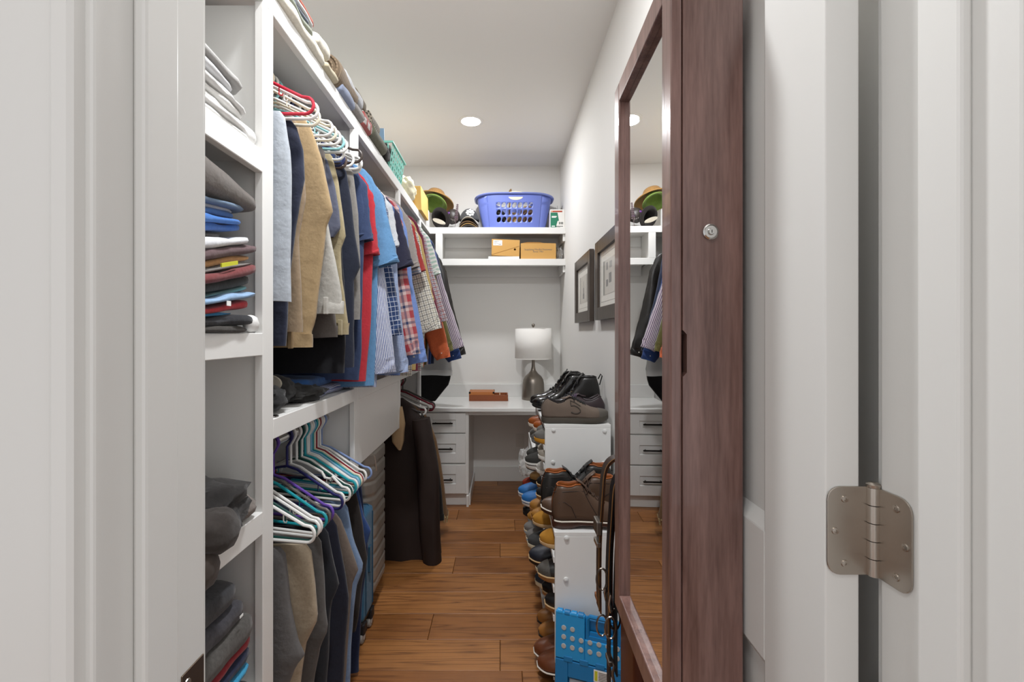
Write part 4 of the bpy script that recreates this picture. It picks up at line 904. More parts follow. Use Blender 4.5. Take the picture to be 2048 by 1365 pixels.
# fourth shelf: sloping pile
G='dark folded clothes on the bottom tower shelf'
acc=0
for i,(c,th,ye,lb) in enumerate([('1C1D24',.05,1.075,'black shirt lowest in the pile on the bottom tower shelf'),('C9C832',.022,1.035,'yellow and teal patterned swim shorts on the bottom tower shelf'),('1E4A9A',.018,1.04,'blue shirt above the patterned shorts on the bottom tower shelf'),('1FA0D0',.022,1.055,'cyan shirt on the bottom tower shelf'),('252C48',.028,1.06,'navy shirt under the red one on the bottom tower shelf'),('A01F2B',.022,1.072,'red shirt on the bottom tower shelf'),('5B5753',.055,1.068,'heather grey sweater on the bottom tower shelf'),('45434A',.05,1.04,'dark grey fleece with a small white mark on the bottom tower shelf'),('3C3C40',.055,1.01,'charcoal fleece on top of the bottom tower shelf pile')]):
    f0=lambda y,a=acc:.4305+a; a1=acc+th; f1=lambda y,a=a1:.4305+a-.0008
    mm=cloth('df%d'%i,c,heather=.3 if i>5 else .12) if i!=1 else cloth('swim',c,'1F8A94',kind='check',freq=38,duty=.5,c3='20343A')
    o=folded(.52,ye,-.93,-.572+.006*math.sin(i*2.3),f0,f1,mm,lb,G,seed=i+60,wr=.009); acc=a1
    if i==7: B(-.0005,.0005,-.006,.006,-.0025,.0025).xf(lambda x,y,z:(-.563+x,.985+y,.4305+acc-.025+z)).build('logo_mark',mat('label_white','F1F0EE',.7),o)
# ================================================================ things on the mid shelf of the hanging bay
G='things on the mid shelf under the trousers'; ZM=1.0708
tag(blob((-.64,1.215,ZM+.035),(.055,.075,.038),12,.25,36,2.5,ZM).build('black_slipper',cloth('blk_s','1D1C1D'),smooth=True,angle=60),'black quilted slipper on the mid shelf under the trousers','slipper',G)
t=thing('lined_slipper','black slipper with cream felt sole turned up on the mid shelf','slipper',(-.67,1.33,ZM),G)
blob((-.67,1.335,ZM+.045),(.055,.07,.045),15,.2,32,2.5,ZM).build('slipper_body',cloth('blk_s2','201E1E'),t,smooth=True,angle=60)
MB().lathe([(0,0),(.95,0),(1,.3),(.9,.6),(0,.7)],(0,0,0),28,'y').xf(lambda x,y,z:(-.655+x*.045,1.262+y*.012,ZM+.074+z*.026)).build('felt_sole',cloth('felt','B8AE9C'),t,smooth=True,label='cream felt sole')
tag(blob((-.66,1.45,ZM+.025),(.085,.10,.03),18,.3,36,2.5,ZM).build('black_bag',cloth('blk_b','2A2826'),smooth=True,angle=60),'flat black pouch on the mid shelf beside the striped shirt','bag',G)
folded(1.47,1.75,-.95,-.60,ZM,ZM+.03,C('pin2','D9DCE8','4A60A8',kind='ustripe',freq=190,duty=.5),'blue striped shirt folded on the mid shelf',G,seed=91,wr=.006)
folded(1.44,1.70,-.95,-.62,ZM+.0305,ZM+.065,C('blue_f','2A5FA0'),'blue shirt folded on top of the striped shirt on the mid shelf',G,seed=92,wr=.006)
tag(MB().lathe([(.011,0),(.0135,.001),(.0135,.003),(.011,.004),(.011,0)],(-.585,1.165,ZM),24).build('key_ring',STEEL,smooth=True),'small steel ring at the front of the mid shelf','ring')
# ================================================================ luggage
def rbox(x0,x1,y0,y1,z0,z1,r,n=6,nz_=24,ribs=None,taper=.02):
    """rounded box lofted in z; ribs: (count, depth) horizontal grooves"""
    rings=[]
    for k in range(nz_+1):
        t=k/nz_; z=lerp(z0,z1,t)
        d=min(t,1-t)*(z1-z0); ins=0
        if d<r: ins=r-math.sqrt(max(0,r*r-(r-d)**2))
        if ribs and r*.9<d:
            ph=((z-z0)/(z1-z0)*ribs[0])%1; ins+=ribs[1]*(1 if ph<.22 else 0)
        ring=[]
        for cx_,cy_,a0 in ((x1-r,y1-r,0),(x0+r,y1-r,90),(x0+r,y0+r,180),(x1-r,y0+r,270)):
            for i in range(n+1):
                a=math.radians(a0+90*i/n); ring.append((cx_+(r-ins)*math.cos(a),cy_+(r-ins)*math.sin(a),z))
        rings.append(ring)
    return rings
SIL=mat('silver_shell','A39D95',.38,.35,bs=.06,bscale=200); 
sx1,sy0,sy1=-.577,2.04,2.30
t=thing('silver_suitcase','large silver ribbed hard-shell suitcase under the boxed panel','suitcase',(-.8,2.17,0))
MB().loft(rbox(-.99,sx1,sy0,sy1,.07,PZ(2.1,877),.055,nz_=110,ribs=(11,.005)),True,True,True).build('shell',SIL,t,smooth=True,angle=50)
zt=PZ(2.1,877)
MB().tube([(sx1-.10,sy0-.001,zt-.045),(sx1-.06,sy0+.0,zt-.035),(sx1-.025,sy0+.012,zt-.045),(sx1-.004,sy0+.04,zt-.08),(sx1+.0,sy0+.06,zt-.15)],.004,8).build('trim_line',mat('silver_trim','C6C2BC',.3,.5),t,smooth=True)
MB().tube([(-.86,2.15,zt-.002),(-.855,2.15,zt+.02),(-.74,2.15,zt+.02),(-.735,2.15,zt-.002)],.009,8).build('top_handle',mat('black_plastic','1D1D1F',.5),t,smooth=True)
B(-.735,-.655,sy0-.012,sy0+.004,zt-.16,zt-.005).build('side_handle',mat('black_plastic','1D1D1F',.5),t,bevel=.006)
def wheel(t,x,y,ax='x'):
    w_=MB().lathe([(0,-.01),(.022,-.01),(.026,-.006),(.026,.006),(.022,.01),(0,.01)],(x,y,.0262),20,ax).build('wheel',mat('wheel_grey','9A9894',.5),t,smooth=True)
    MB().lathe([(0,-.012),(.011,-.012),(.011,.012),(0,.012)],(x,y,.0262),14,ax).build('hub',mat('wheel_white','D5D3CF',.4),w_)
    MB().box(x-.018,x+.018,y-.02,y+.02,.04,.085).build('caster_housing',mat('black_plastic','1D1D1F',.5),t,bevel=.006)
for x in (-.94,sx1-.06):
    for y in (sy0+.05,sy1-.05): wheel(t,x,y)
BFB=cloth('teal_nylon','17678F',heather=.06,rough=.7)
t=thing('blue_suitcase','teal blue fabric carry-on suitcase standing before the silver suitcase','suitcase',(-.73,1.94,0))
bx0,bx1,by0,by1,bz1=-.90,-.566,1.862,2.02,PZ(2.0,1008)
MB().loft(rbox(bx0,bx1,by0,by1,.085,bz1,.022,nz_=40),True,True,True).build('body',BFB,t,smooth=True,angle=60)
for yy in (by0+.03,by1-.03):
    pp=[(bx1+.002,yy,.11),(bx1+.002,yy,bz1-.03),(bx1-.02,yy,bz1+.001),(bx0+.02,yy,bz1+.001)]; MB().tube(pp,.003,6).build('piping',cloth('teal_dark','0F4A68'),t,smooth=True)
MB().loft(rbox(bx0+.04,bx1-.035,by0-.022,by0+.01,.12,.36,.012,nz_=16),True,True,True).build('front_pocket',BFB,t,smooth=True,angle=60)
B(bx1-.001,bx1+.01,1.925,1.955,.27,.38).build('side_handle',cloth('teal_dark','0F4A68'),t,bevel=.004)
B(bx0+.005,bx1-.005,by0+.005,by1-.005,.075,.092).build('base_plate',mat('black_plastic','1D1D1F',.5),t,bevel=.004)
for x in (bx0+.04,bx1-.014):
    for y in (by0+.025,by1-.025): wheel(t,x,y)
# ================================================================ rolled things on the long top shelf
ZS=2.1315
G='clothes lying on the long top shelf'
def roll(y0,y1,x,zc,r,m,label,seed=0,name='rolled_garment',turns=2.6,ax='y',sq=1.0):
    t=thing(name,label,'clothes',(x,(y0+y1)/2,zc-r),G)
    rings=[]; n=20
    for i in range(n+1):
        s=i/n; y=lerp(y0,y1,s); k=1+.05*nz(y*12,seed*2.2,0); e=1 if 0<i<n else .93
        rings.append([(x+r*k*e*math.cos(2*math.pi*j/26)*(1+.05*nz(j*.5,y*8,seed)),y,zc-r+ r*sq+ r*sq*k*e*math.sin(2*math.pi*j/26)*(1+.05*nz(j*.5+3,y*8,seed))) for j in range(26)])
    MB().loft(rings,True,True,True).build('roll',m,t,smooth=True,angle=60)
    sp=[]
    for i in range(60):
        a=i/60*turns*2*math.pi; rr=r*.18+(r*.78)*i/60; sp.append((x+rr*math.cos(a),y0-.001,zc-r+r*sq+rr*sq*math.sin(a)))
    MB().tube(sp,r*.065,6).build('spiral_edge',m,t,smooth=True)
    return t
def heap(y0,y1,x0,x1,zf,m,label,seed,name='folded_garment',wr=.010): return folded(y0,y1,x0,x1,ZS,zf,m,label,G,seed=seed,name=name,wr=wr)
heap(1.0,1.46,-.92,-.555,lambda y:ZS+.030,cloth('creamb','DCD5C4'),'cream bedding folded along the edge of the long top shelf',101,'folded_bedding',.010)
for i,(c,lb,x,za,dz,ye) in enumerate((('8F9484','sage green cloth folded on the cream bedding',-.556,.031,.048,1.36),('6B7280','slate cloth above the sage one on the long top shelf',-.558,.0485,.058,1.34),('D6D6D6','pale grey cloth below the rust one on the long top shelf',-.556,.0585,.070,1.37),('B9563C','rust orange cloth on top of the bedding pile',-.556,.0705,.084,1.38))):
    folded(1.0,ye,-.90,x,ZS+za,ZS+dz,cloth('hp%d'%i,c),lb,G,seed=110+i,wr=.005,name='folded_cloth')
folded(1.37,1.475,-.86,-.553,ZS+.031,ZS+.072,cloth('creamb2','D8D1C0'),'cream cloth corner folded up at the end of the bedding',G,seed=115,name='folded_cloth',wr=.012)
folded(1.44,1.55,-.86,-.552,ZS+.0005,ZS+.022,cloth('ecru','C9BC9C'),'ecru cloth edge at the end of the bedding',G,seed=116,name='folded_cloth',wr=.008)
roll(1.545,1.75,-.600,ZS+.056,.054,cloth('camel','8A7458',kind='vstripe',c2='705C44',freq=90),'brown rolled sweater on the long top shelf',3)
heap(1.58,1.74,-.90,-.553,lambda y:ZS+.042,cloth('ltdenim','8C97B2'),'pale denim folded below the grey jersey on the long top shelf',103,wr=.014)
folded(1.60,1.83,-.9,-.548,ZS+.0425,ZS+.092,cloth('greyw','C2C4C8'),'pale grey jersey folded over the denim on the long top shelf',G,seed=104,wr=.016,name='folded_cloth')
roll(1.72,1.90,-.578,ZS+.026,.025,cloth('greyknit','9C9691',heather=.25),'small grey knit roll at the edge of the long top shelf',5)
roll(1.80,1.92,-.60,ZS+.105,.032,cloth('olbrown','6E6048'),'olive brown roll lying behind the pale grey jersey',6)
heap(1.835,1.95,-.88,-.550,lambda y:ZS+.062,cloth('redw','D0CCC8','B5554F',kind='check',freq=20,duty=.4),'white and red patterned cloth on the long top shelf',105,wr=.014)
roll(1.965,2.10,-.600,ZS+.084,.042,cloth('dkstripe','4A4238','A89C88',kind='vstripe',freq=60),'dark striped rolled blanket on the long top shelf',7,turns=3.2)
roll(1.96,2.18,-.578,ZS+.034,.032,cloth('olgreen','6F6E58',heather=.3),'olive green rolled throw at the edge of the long top shelf',8)
# turquoise basket with blue book
TQ=mat('turquoise_plastic','86D3C2',.4)
t=thing('mesh_basket','small turquoise plastic basket with slots on the long top shelf','basket',(-.64,2.46,ZS))
def wallslots(p0,p1,z0,z1,lean):
    mb=MB(); nu,nv=7,4
    d=Vector(p1)-Vector(p0)
    f=lambda u,v:(p0[0]+d.x*u+lean[0]*v,p0[1]+d.y*u+lean[1]*v,lerp(z0,z1,v))
    for i in range(nu):
        for j in range(nv):
            u0,u1,v0,v1=i/nu,(i+1)/nu,j/nv,(j+1)/nv
            a=[f(u0,v0),f(u1,v0),f(u1,v1),f(u0,v1)]; k=.24
            b=[f(lerp(u0,u1,k),lerp(v0,v1,.2)),f(lerp(u0,u1,1-k),lerp(v0,v1,.2)),f(lerp(u0,u1,1-k),lerp(v0,v1,.8)),f(lerp(u0,u1,k),lerp(v0,v1,.8))]
            mb.add(a+b,[(0,1,5,4),(1,2,6,5),(2,3,7,6),(3,0,4,7)])
    return mb
bz=ZS+.125
for p0,p1,ln in (((-.572,2.32),(-.572,2.60),(.018,0)),((-.76,2.32),(-.572,2.32),(0,-.015)),((-.76,2.60),(-.572,2.60),(0,.015)),((-.76,2.32),(-.76,2.60),(-.015,0))): wallslots(p0,p1,ZS,bz,ln).build('slotted_side',TQ,t,solid=.002,weld=True)
B(-.76,-.572,2.32,2.60,ZS,ZS+.003).build('basket_floor',TQ,t)
MB().tube([(-.553,2.305,bz),(-.553,2.615,bz),(-.776,2.615,bz),(-.776,2.305,bz)],.006,8,closed=True).build('rim',TQ,t,smooth=True)
B(-.72,-.60,2.345,2.353,ZS+.004,ZS+.20).xf(lambda x,y,z:(x,y-.12*(z-ZS),z)).build('blue_book',mat('book_blue','7F9DB8',.6)); tag(bpy.data.objects['blue_book'],'pale blue thin book standing in the turquoise basket','book')
tag(blob((-.66,2.48,ZS+.13),(.07,.08,.06),22,.3,24,2.5).build('dark_pouch',cloth('dkp','3A3634'),smooth=True,angle=60),'dark pouch in the turquoise basket','bag')
tag(blob((-.575,2.25,ZS+.04),(.022,.05,.038),25,.2,24,2.5,ZS).build('knit_beanie',cloth('dkcap','2E2A28'),smooth=True,angle=60),'small dark cap between the green throw and turquoise basket','hat')
# cream bag and yellow carton
tag(blob((-.60,2.86,ZS+.062),(.055,.16,.062),28,.25,36,2.2,ZS).build('cream_bag',mat('cream_film','EDE6C4',.4),smooth=True,angle=60),'crumpled pale yellow plastic bag on the long top shelf','bag')
t=thing('yellow_carton','yellow-tan cardboard carton standing beside the straw hat','box',(-.6,3.25,ZS))
x1=-.552
MB().box(x1-.16,x1,3.12,3.42,ZS,ZS+.165).xf(lambda x,y,z:(x+.10*(ZS+.165-z)*(0)+.03*(ZS+.12-z),y,z)).build('carton_body',mat('card_yellow','D7AE63',.8),t,bevel=.002)
B(x1-.05,x1-.045,3.115,3.12,ZS+.02,ZS+.15).build('tape',mat('tape_tan','B98D48',.4),t)
# ---- hats on the corner
STRAW=cloth('straw','DCA650','B98236',kind='gingham',freq=160,heather=.25)
def hat(name,label,c,r,crown,m,brim_m,tilt,yaw,drop=.03,under=None,hcr=.1,up=.0):
    t=thing(name,label,'hat',c)
    R=Matrix.Rotation(yaw,4,'Z')@Matrix.Rotation(tilt,4,'X')
    f=lambda x,y,z:tuple(Vector(c)+R@Vector((x,y,z)))
    prof=[(r,-drop*0+up),(r*.97,up*.75),(r*.8,up*.2-.004),(crown*1.05,0),(crown,.01),(crown*.94,hcr*.6),(crown*.8,hcr*.92),(crown*.45,hcr),(0.001,hcr*.96)]
    MB().lathe(prof,(0,0,0),48,cap=False).xf(f).build('hat_body',[m,under or m],t,smooth=True,solid=.004,angle=60)
    MB().tube([(r*math.cos(2*math.pi*k/48),r*math.sin(2*math.pi*k/48),up) for k in range(48)],.005,8,closed=True).xf(f).build('brim_edge',brim_m,t,smooth=True)
    return t
hy=3.80
GRN=cloth('green_hat','86A83A'); 
cxh,czh=PX(hy,872),PZ(hy,404)
hat('straw_hat','wide golden straw sombrero stacked over the green hat in the shelf corner',(cxh-.01,hy+.02,PZ(hy,397)),.16,.085,STRAW,STRAW,math.radians(-20),math.radians(-24),hcr=.07,up=-.035,under=STRAW)
hat('green_hat','lime green brimmed hat under the straw sombrero',(cxh+.0,hy-.05,PZ(hy,409)),.10,.07,GRN,GRN,math.radians(-34),math.radians(-20),under=GRN,hcr=.06,up=-.018)
for i in range(5):
    pass
t=thing('straw_sticks','three pale straws sticking up behind the yellow carton','sticks',(PX(3.75,836),3.75,PZ(3.75,402)))
for a,h in ((826,395),(831,386),(834,380)): MB().tube([(PX(3.75,836),3.75,PZ(3.75,402)),(PX(3.75,a),3.75,PZ(3.75,h-6))],.0022,6).build('straw',mat('pale_straw','E8DDBC',.7),t)
# black fedora lying on its side, with cream inner band
BF=cloth('blackfelt','2A2422',rough=.95)
fx_,fz_=PX(3.72,879),PZ(3.72,437)
fed=hat('black_fedora','black felt hat tipped up showing its cream lining',(fx_,3.74,fz_),.088,.062,BF,BF,math.radians(-68),math.radians(-32),under=BF,hcr=.09,up=.012)
MB().lathe([(.0,0),(.062,0),(.07,.02),(.062,.035),(0,.03)],(0,0,0),28).xf(lambda x,y,z:(fx_-.005+x*.75+z*.2,3.695+z*.3,fz_-.03+y*.28-x*.25)).build('hat_lining',cloth('cream_lin','CFC6B2'),fed,smooth=True)
tag(MB().loft(rbox(PX(3.68,852),PX(3.68,858),3.68,3.72,ZS-.0,PZ(3.68,420),.006,nz_=10),True,True,True).build('white_tube',mat('white_plastic','EDEDEB',.35),smooth=True),'slim white plastic tube between the carton and black hat','tube')
# black skull-like mask with purple eyes: generic novelty mask
mx,mz=PX(3.75,905),PZ(3.75,432)
t=thing('novelty_mask','dark novelty mask with purple eye holes beside the black hat','mask',(mx,3.78,ZS))
blob((mx,3.78,mz),(.062,.06,.062),3,.08,32,1.6,ZS).build('mask_shell',mat('mask_dark','3C3634',.45),t,smooth=True,angle=60)
for dx,dz in ((-.026,.016),(.022,-.014)): MB().sphere((mx+dx,3.733+abs(dx)*.2,mz+dz),.019,.014,.013,14).build('eye_hole',mat('mask_purple','6E3C8A',.5),t,smooth=True)
for i in range(3): MB().tube([(mx-.01+i*.014,3.72,mz-.03-i*.006),(mx-.006+i*.014,3.722,mz-.042-i*.006)],.0025,6).build('tooth_line',mat('mask_grey','8A8480',.5),t)
# lavender sprig
sp=MB(); 
x0_=PX(3.72,912)
for i in range(10):
    zz=lerp(PZ(3.72,440),PZ(3.72,410),i/9); 
    for s in (-1,1): sp.sphere((x0_+s*.010*(1-i/12)+.012*i/9,3.72,zz),.007,.005,.006,8)
sp.tube([(x0_-.012,3.72,ZS),(x0_,3.72,PZ(3.72,440)),(x0_+.012,3.72,PZ(3.72,408))],.0018,6)
tag(sp.build('dried_sprig',mat('dried_purple','6A5A5E',.9),smooth=True),'dried purple-grey flower sprig between the mask and cap','sprig')
# baseball caps
def cap(name,label,c,rx,ry,rz,m,bm,peak_len,yaw=0,emblem=False,under=None,droop=.030):
    t=thing(name,label,'hat',c)
    mb=MB(); rings=[]
    for i in range(11):
        a=math.pi/2*i/10; rings.append([(c[0]+rx*math.cos(a)*math.cos(2*math.pi*j/32),c[1]+ry*math.cos(a)*math.sin(2*math.pi*j/32),c[2]+rz*math.sin(a)) for j in range(32)])
    MB().loft(rings,True,False,True).build('crown',m,t,smooth=True,angle=60,solid=.002)
    rings=[]
    for i in range(9):
        s=i/8; row=[]
        for j in range(17):
            a=math.pi*(1.06+.88*j/16); cur=-droop*(math.cos(a))**2
            row.append((c[0]+rx*(1.0+.0*s)*math.cos(a)*(1-.06*s),c[1]+ry*math.sin(a)-peak_len*s*abs(math.sin(a))**.7,c[2]+.004+cur*(1+.5*s)-.006*s))
        rings.append(row)
    MB().loft(rings,False).build('peak',bm,t,smooth=True,solid=.004)
    MB().sphere((c[0],c[1],c[2]+rz),.006,n=8).build('top_button',m,t,smooth=True)
    return t
cx_,cz_=PX(3.76,938),PZ(3.76,441)
t=cap('baseball_cap','charcoal baseball cap with white emblem and cream peak',(cx_,3.80,cz_),.082,.09,.105,cloth('cap_grey','4A4A4C'),cloth('cap_cream','DAD3C2'),.07)
# round white crest embroidered on the cap front
em=MB(); n=0
for k,(dx,dz,r) in enumerate(((-.018,.018,.011),(.0,.028,.012),(.018,.02,.012),(.026,.004,.011),(.02,-.014,.011),(.002,-.02,.011),(-.016,-.012,.010),(-.026,.002,.009),(0,.004,.016),(.012,.008,.012),(-.011,.005,.011))):
    px_,pz_=cx_+.010+dx,cz_+.052+dz
    tt=(1-((px_-cx_)/.082)**2-((pz_-cz_)/.105)**2); yy=3.80-.09*math.sqrt(max(.02,tt))
    em.sphere((px_,yy,pz_),r,.003,r*.9,10)
em.build('crest',mat('crest_white','EDEBE6',.9),t,smooth=True,label='white embroidered crest')
for k,(dz,c,bc,lb) in enumerate(((-.026,'4A3A2C','8A6A3C','brown cap stacked under the charcoal cap'),(-.044,'2E2A26','D2A24C','black cap with a gold peak under the brown cap'),(-.058,'33302E','4E463C','dark cap lowest in the stack beside the basket'))):
    zz=max(ZS+.022,cz_+dz-.010); cap('baseball_cap',lb,(cx_+.004*k-.004,3.80,zz),.08,.085,.05,cloth('capc%d'%k,c),cloth('capb%d'%k,bc),.075,droop=.016)
# ================================================================ shoe racks along the right wall
SLOPE=math.radians(8); RX0,RX1=.194,.488
CAPM=mat('cap_white','DDDDDB',.35)
def rack(name,label,y0,y1,top,levels,caps):
    t=thing(name,label,'shoe rack',((RX0+RX1)/2,(y0+y1)/2,0))
    for y in (y0,y1-.016): B(RX0,RX1,y,y+.016,0,top-.016).build('side_panel',MELA,t,bevel=.001,seg=1)
    B(RX0-.002,RX1,y0,y1,top-.016,top).build('top_panel',MELA,t,bevel=.001,seg=1)
    B(RX1-.006,RX1,y0+.016,y1-.016,0,top-.016).build('back_panel',MELA,t)
    for z in levels:
        dz=math.tan(SLOPE)*(RX1-.006-RX0)
        MB().prism([(RX0,z),(RX1-.006,z+dz),(RX1-.006,z+dz-.012),(RX0,z-.012)],lambda a,b,d:(a,d,b),y0+.016,y1-.016).build('sloped_shelf',MELA,t)
        B(RX0-.004,RX0,y0+.016,y1-.016,z-.016,z+.004).build('shelf_lip',MELA,t)
    for cx_,cz_ in caps: MB().lathe([(0,0),(.0095,0),(.0085,.004),(.005,.006),(0,.0065)],(0,0,0),18,'y').xf(lambda x,y,z:(cx_+x,y0-y,cz_+z)).build('bolt_cap',CAPM,t,smooth=True)
    return t
R1T,R2T,R3T=.563,.877,.575
rack('shoe_rack','low white shoe rack with boots on top nearest the mirror cabinet',1.65,2.022,R1T,(.46,.35,.245,.03),[P(1.65,1133,1077),P(1.65,1132,1160),(P(1.65,1133,1077)[0]+.19,P(1.65,1133,1077)[1])])
rack('shoe_rack','tall white shoe rack in the middle with sneakers and boots on top',2.03,2.60,R2T,(.775,.69,.60,.50,.40,.29,.16,.03),[P(2.03,1107,861),P(2.03,1209,863),P(2.03,1106,925),P(2.03,1207,927)])
rack('shoe_rack','low white shoe rack at the far end by the desk',2.61,3.26,R3T,(.455,.36,.25,.14,.03),[])
# ---------------------------------------------------------------- shoes
WT=[(0,.014),(.03,.026),(.1,.033),(.3,.031),(.5,.037),(.68,.046),(.8,.045),(.9,.037),(.96,.026),(1,.010)]
HT={'skate':[(0,.082),(.05,.090),(.12,.080),(.24,.066),(.34,.074),(.42,.094),(.5,.086),(.6,.068),(.74,.048),(.88,.036),(.96,.028),(1,.016)],
    'low':[(0,.060),(.06,.064),(.22,.056),(.36,.062),(.44,.076),(.58,.064),(.74,.05),(.88,.040),(.96,.030),(1,.018)],
    'slip':[(0,.056),(.06,.06),(.25,.05),(.40,.055),(.5,.066),(.6,.062),(.75,.05),(.88,.040),(.96,.030),(1,.018)],
    'mid':[(0,.125),(.06,.13),(.2,.125),(.32,.135),(.42,.115),(.55,.078),(.74,.054),(.88,.044),(.96,.032),(1,.018)],
    'high':[(0,.165),(.06,.17),(.2,.168),(.32,.172),(.42,.14),(.55,.085),(.74,.056),(.88,.045),(.96,.033),(1,.018)]}
def shoe(kind,toe,heading,um,sm,label,group,lining=None,pitch=0,L=.29,sole=.024,heel=False,welt=None,lace=None,toecap=None,roll=0,name=None,cat='shoe',wide=1.0,stripe=None,mark=None):
    """toe: world position of the toe tip at the bottom of the sole; heading: angle in XY; pitch>0 points the toe down"""
    T=Matrix.Translation(toe)@Matrix.Rotation(heading,4,'Z')@Matrix.Rotation(pitch,4,'Y')
    f=lambda x,y,z:tuple(T@Vector((x*L-L,y,z)))
    nm=name or {'skate':'sneaker','low':'sneaker','slip':'loafer','mid':'ankle_boot','high':'tall_boot'}[kind]
    mid=T@Vector((-L/2,0,0)); t=thing(nm,label,cat,tuple(mid),group)
    so={'skate':.40,'low':.42,'slip':.48,'mid':.40,'high':.40}[kind]; M_=9; rings=[]; SS=[0,.02,.05,.1,.16,.22,.28,.34,.40,.45,.5,.56,.62,.68,.74,.8,.85,.9,.94,.97,.99,1]
    spring=lambda s:.010*max(0,(s-.72)/.28)**2
    op=0
    for k,s in enumerate(SS):
        w_=interp(WT,s)[0]*wide; h=interp(HT[kind],s)[0]; z0=sole+spring(s)-.002
        wo=0 if s>=so else min(.026,w_*.8)*math.sin(math.pi*min(1,.18+.82*(s+.0)/so))**.6 if s<so else 0
        if s<so: op=k
        side=[]
        for i in range(M_):
            u=i/(M_-1); y=wo+(w_-wo)*math.sqrt(max(0,1-u**2.6)); side.append((y,z0+h*u**.85*(1 if u<1 else 1)))
        hx=[.016*(1-s)**9*(i/(M_-1))**2-.006*(1-s)**9*math.sin(math.pi*i/(M_-1)) for i in range(M_)]
        rings.append([f(s+hx[i]/L,y,z) for i,(y,z) in enumerate(side)]+[f(s+hx[M_-1-i]/L,-y,z) for i,(y,z) in enumerate(side[::-1])])
    mb=MB().loft(rings,False,skip=lambda k,i:(i==M_-1 and k<=op-0 and k<op+1 and SS[k]<so-.001 and k>0))
    up=mb.build('upper',[um,lining or um],t,smooth=True,angle=65,solid=.003)
    # sole
    def outline(off,zf,sc=1.0):
        a=[(s,(interp(WT,s)[0]*wide+off)*sc) for s in SS]; pts=[]
        ex=off*.8/L
        for s,w_ in a: pts.append(f(s+(ex if s>.97 else -ex if s<.02 else 0),w_,zf(s)))
        for s,w_ in a[::-1]: pts.append(f(s+(ex if s>.97 else -ex if s<.02 else 0),-w_,zf(s)))
        return pts
    if heel: bot=lambda s:(0 if s<.27 else .011 if s>.31 else .0055)+spring(s)*1.2
    else: bot=lambda s:spring(s)*1.5
    MB().loft([outline(-.002,bot),outline(.0025,lambda s:bot(s)+.004),outline(.0035,lambda s:max(bot(s)+.006,sole*.6+spring(s))),outline(.0025,lambda s:sole+spring(s)),outline(-.004,lambda s:sole+spring(s)+.001)],True,True,True).build('sole',sm,t,smooth=True,angle=50)
    if welt:
        a=[(s,interp(WT,s)[0]*wide+.0042) for s in SS if s>.0]; pts=[f(s+(.003 if s==1 else 0),w_,sole+spring(s)-.001) for s,w_ in a]+[f(s+(.003 if s==1 else 0),-w_,sole+spring(s)-.001) for s,w_ in a[::-1]]
        MB().tube(pts,.0028,6,closed=True).build('welt',welt,t,smooth=True)
    if stripe:
        a=[(s,interp(WT,s)[0]*wide+.0046) for s in SS]; pts=[f(s+(.0045 if s==1 else -.003 if s==0 else 0),w_,sole*.72+spring(s)) for s,w_ in a]+[f(s+(.0045 if s==1 else -.003 if s==0 else 0),-w_,sole*.72+spring(s)) for s,w_ in a[::-1]]
        MB().tube(pts,.0016,6,closed=True).build('foxing_stripe',stripe,t,smooth=True)
    ce=[rings[k][M_-1] for k in range(op,-1,-1)]+[rings[k][M_] for k in range(1,op+1)]
    MB().tube(ce,.0036 if kind in('low','skate') else .0026,6).build('collar',lining or um,t,smooth=True)
    if mark:
        pts=[]
        for s,u in mark:
            w_=interp(WT,s)[0]*wide; h=interp(HT[kind],s)[0]; pts.append(f(s,-(w_*math.sqrt(max(0,1-u**2.6)))-.0012,sole+spring(s)-.002+h*u**.85))
        MB().tube(pts,.0026,6).build('embossed_mark',mat('emboss','453E37',.8),t,smooth=True)
    if kind in('mid','high') and heel:
        for sd in (1,-1):
            for line in ([(.37,.95),(.40,.75),(.45,.55),(.51,.32),(.56,.06)],[(.06,.45),(.14,.5),(.22,.36),(.28,.06)],[(.0,.8),(.12,.82),(.26,.82),(.38,.86)]):
                pts=[]
                for s,u in line:
                    w_=interp(WT,s)[0]*wide; h=interp(HT[kind],s)[0]; wo=0 if s>=so else min(.026,w_*.8)*math.sin(math.pi*min(1,.18+.82*s/so))**.6
                    pts.append(f(s,sd*(wo+(w_-wo)*math.sqrt(max(0,1-u**2.6))+.0004),sole+spring(s)-.002+h*u**.85))
                MB().tube(pts,.0014,5).build('seam',mat('seam_dark','2A1E18',.7),t,smooth=True)
    # insole
    ss=[s for s in SS if .02<=s<=so+.06]; MB().add([f(s,interp(WT,s)[0]*.9,sole+.006) for s in ss]+[f(s,-interp(WT,s)[0]*.9,sole+.006) for s in ss[::-1]],[list(range(2*len(ss)))]).build('insole',lining or um,t)
    if toecap:
        rr=[]
        for s in [x for x in SS if x>=.84]:
            w_=interp(WT,s)[0]*wide+.0018; h=interp(HT[kind],s)[0]; z0=sole+spring(s)-.002
            sd=[(w_*math.sqrt(max(0,1-(i/8)**2.6)),z0+(h+.0018)*(i/8)**.85) for i in range(9)]; rr.append([f(s+(.006 if s==1 else 0),y,z) for y,z in sd]+[f(s+(.006 if s==1 else 0),-y,z) for y,z in sd[::-1]])
        MB().loft(rr,False).build('toe_cap',toecap,t,smooth=True,angle=65)
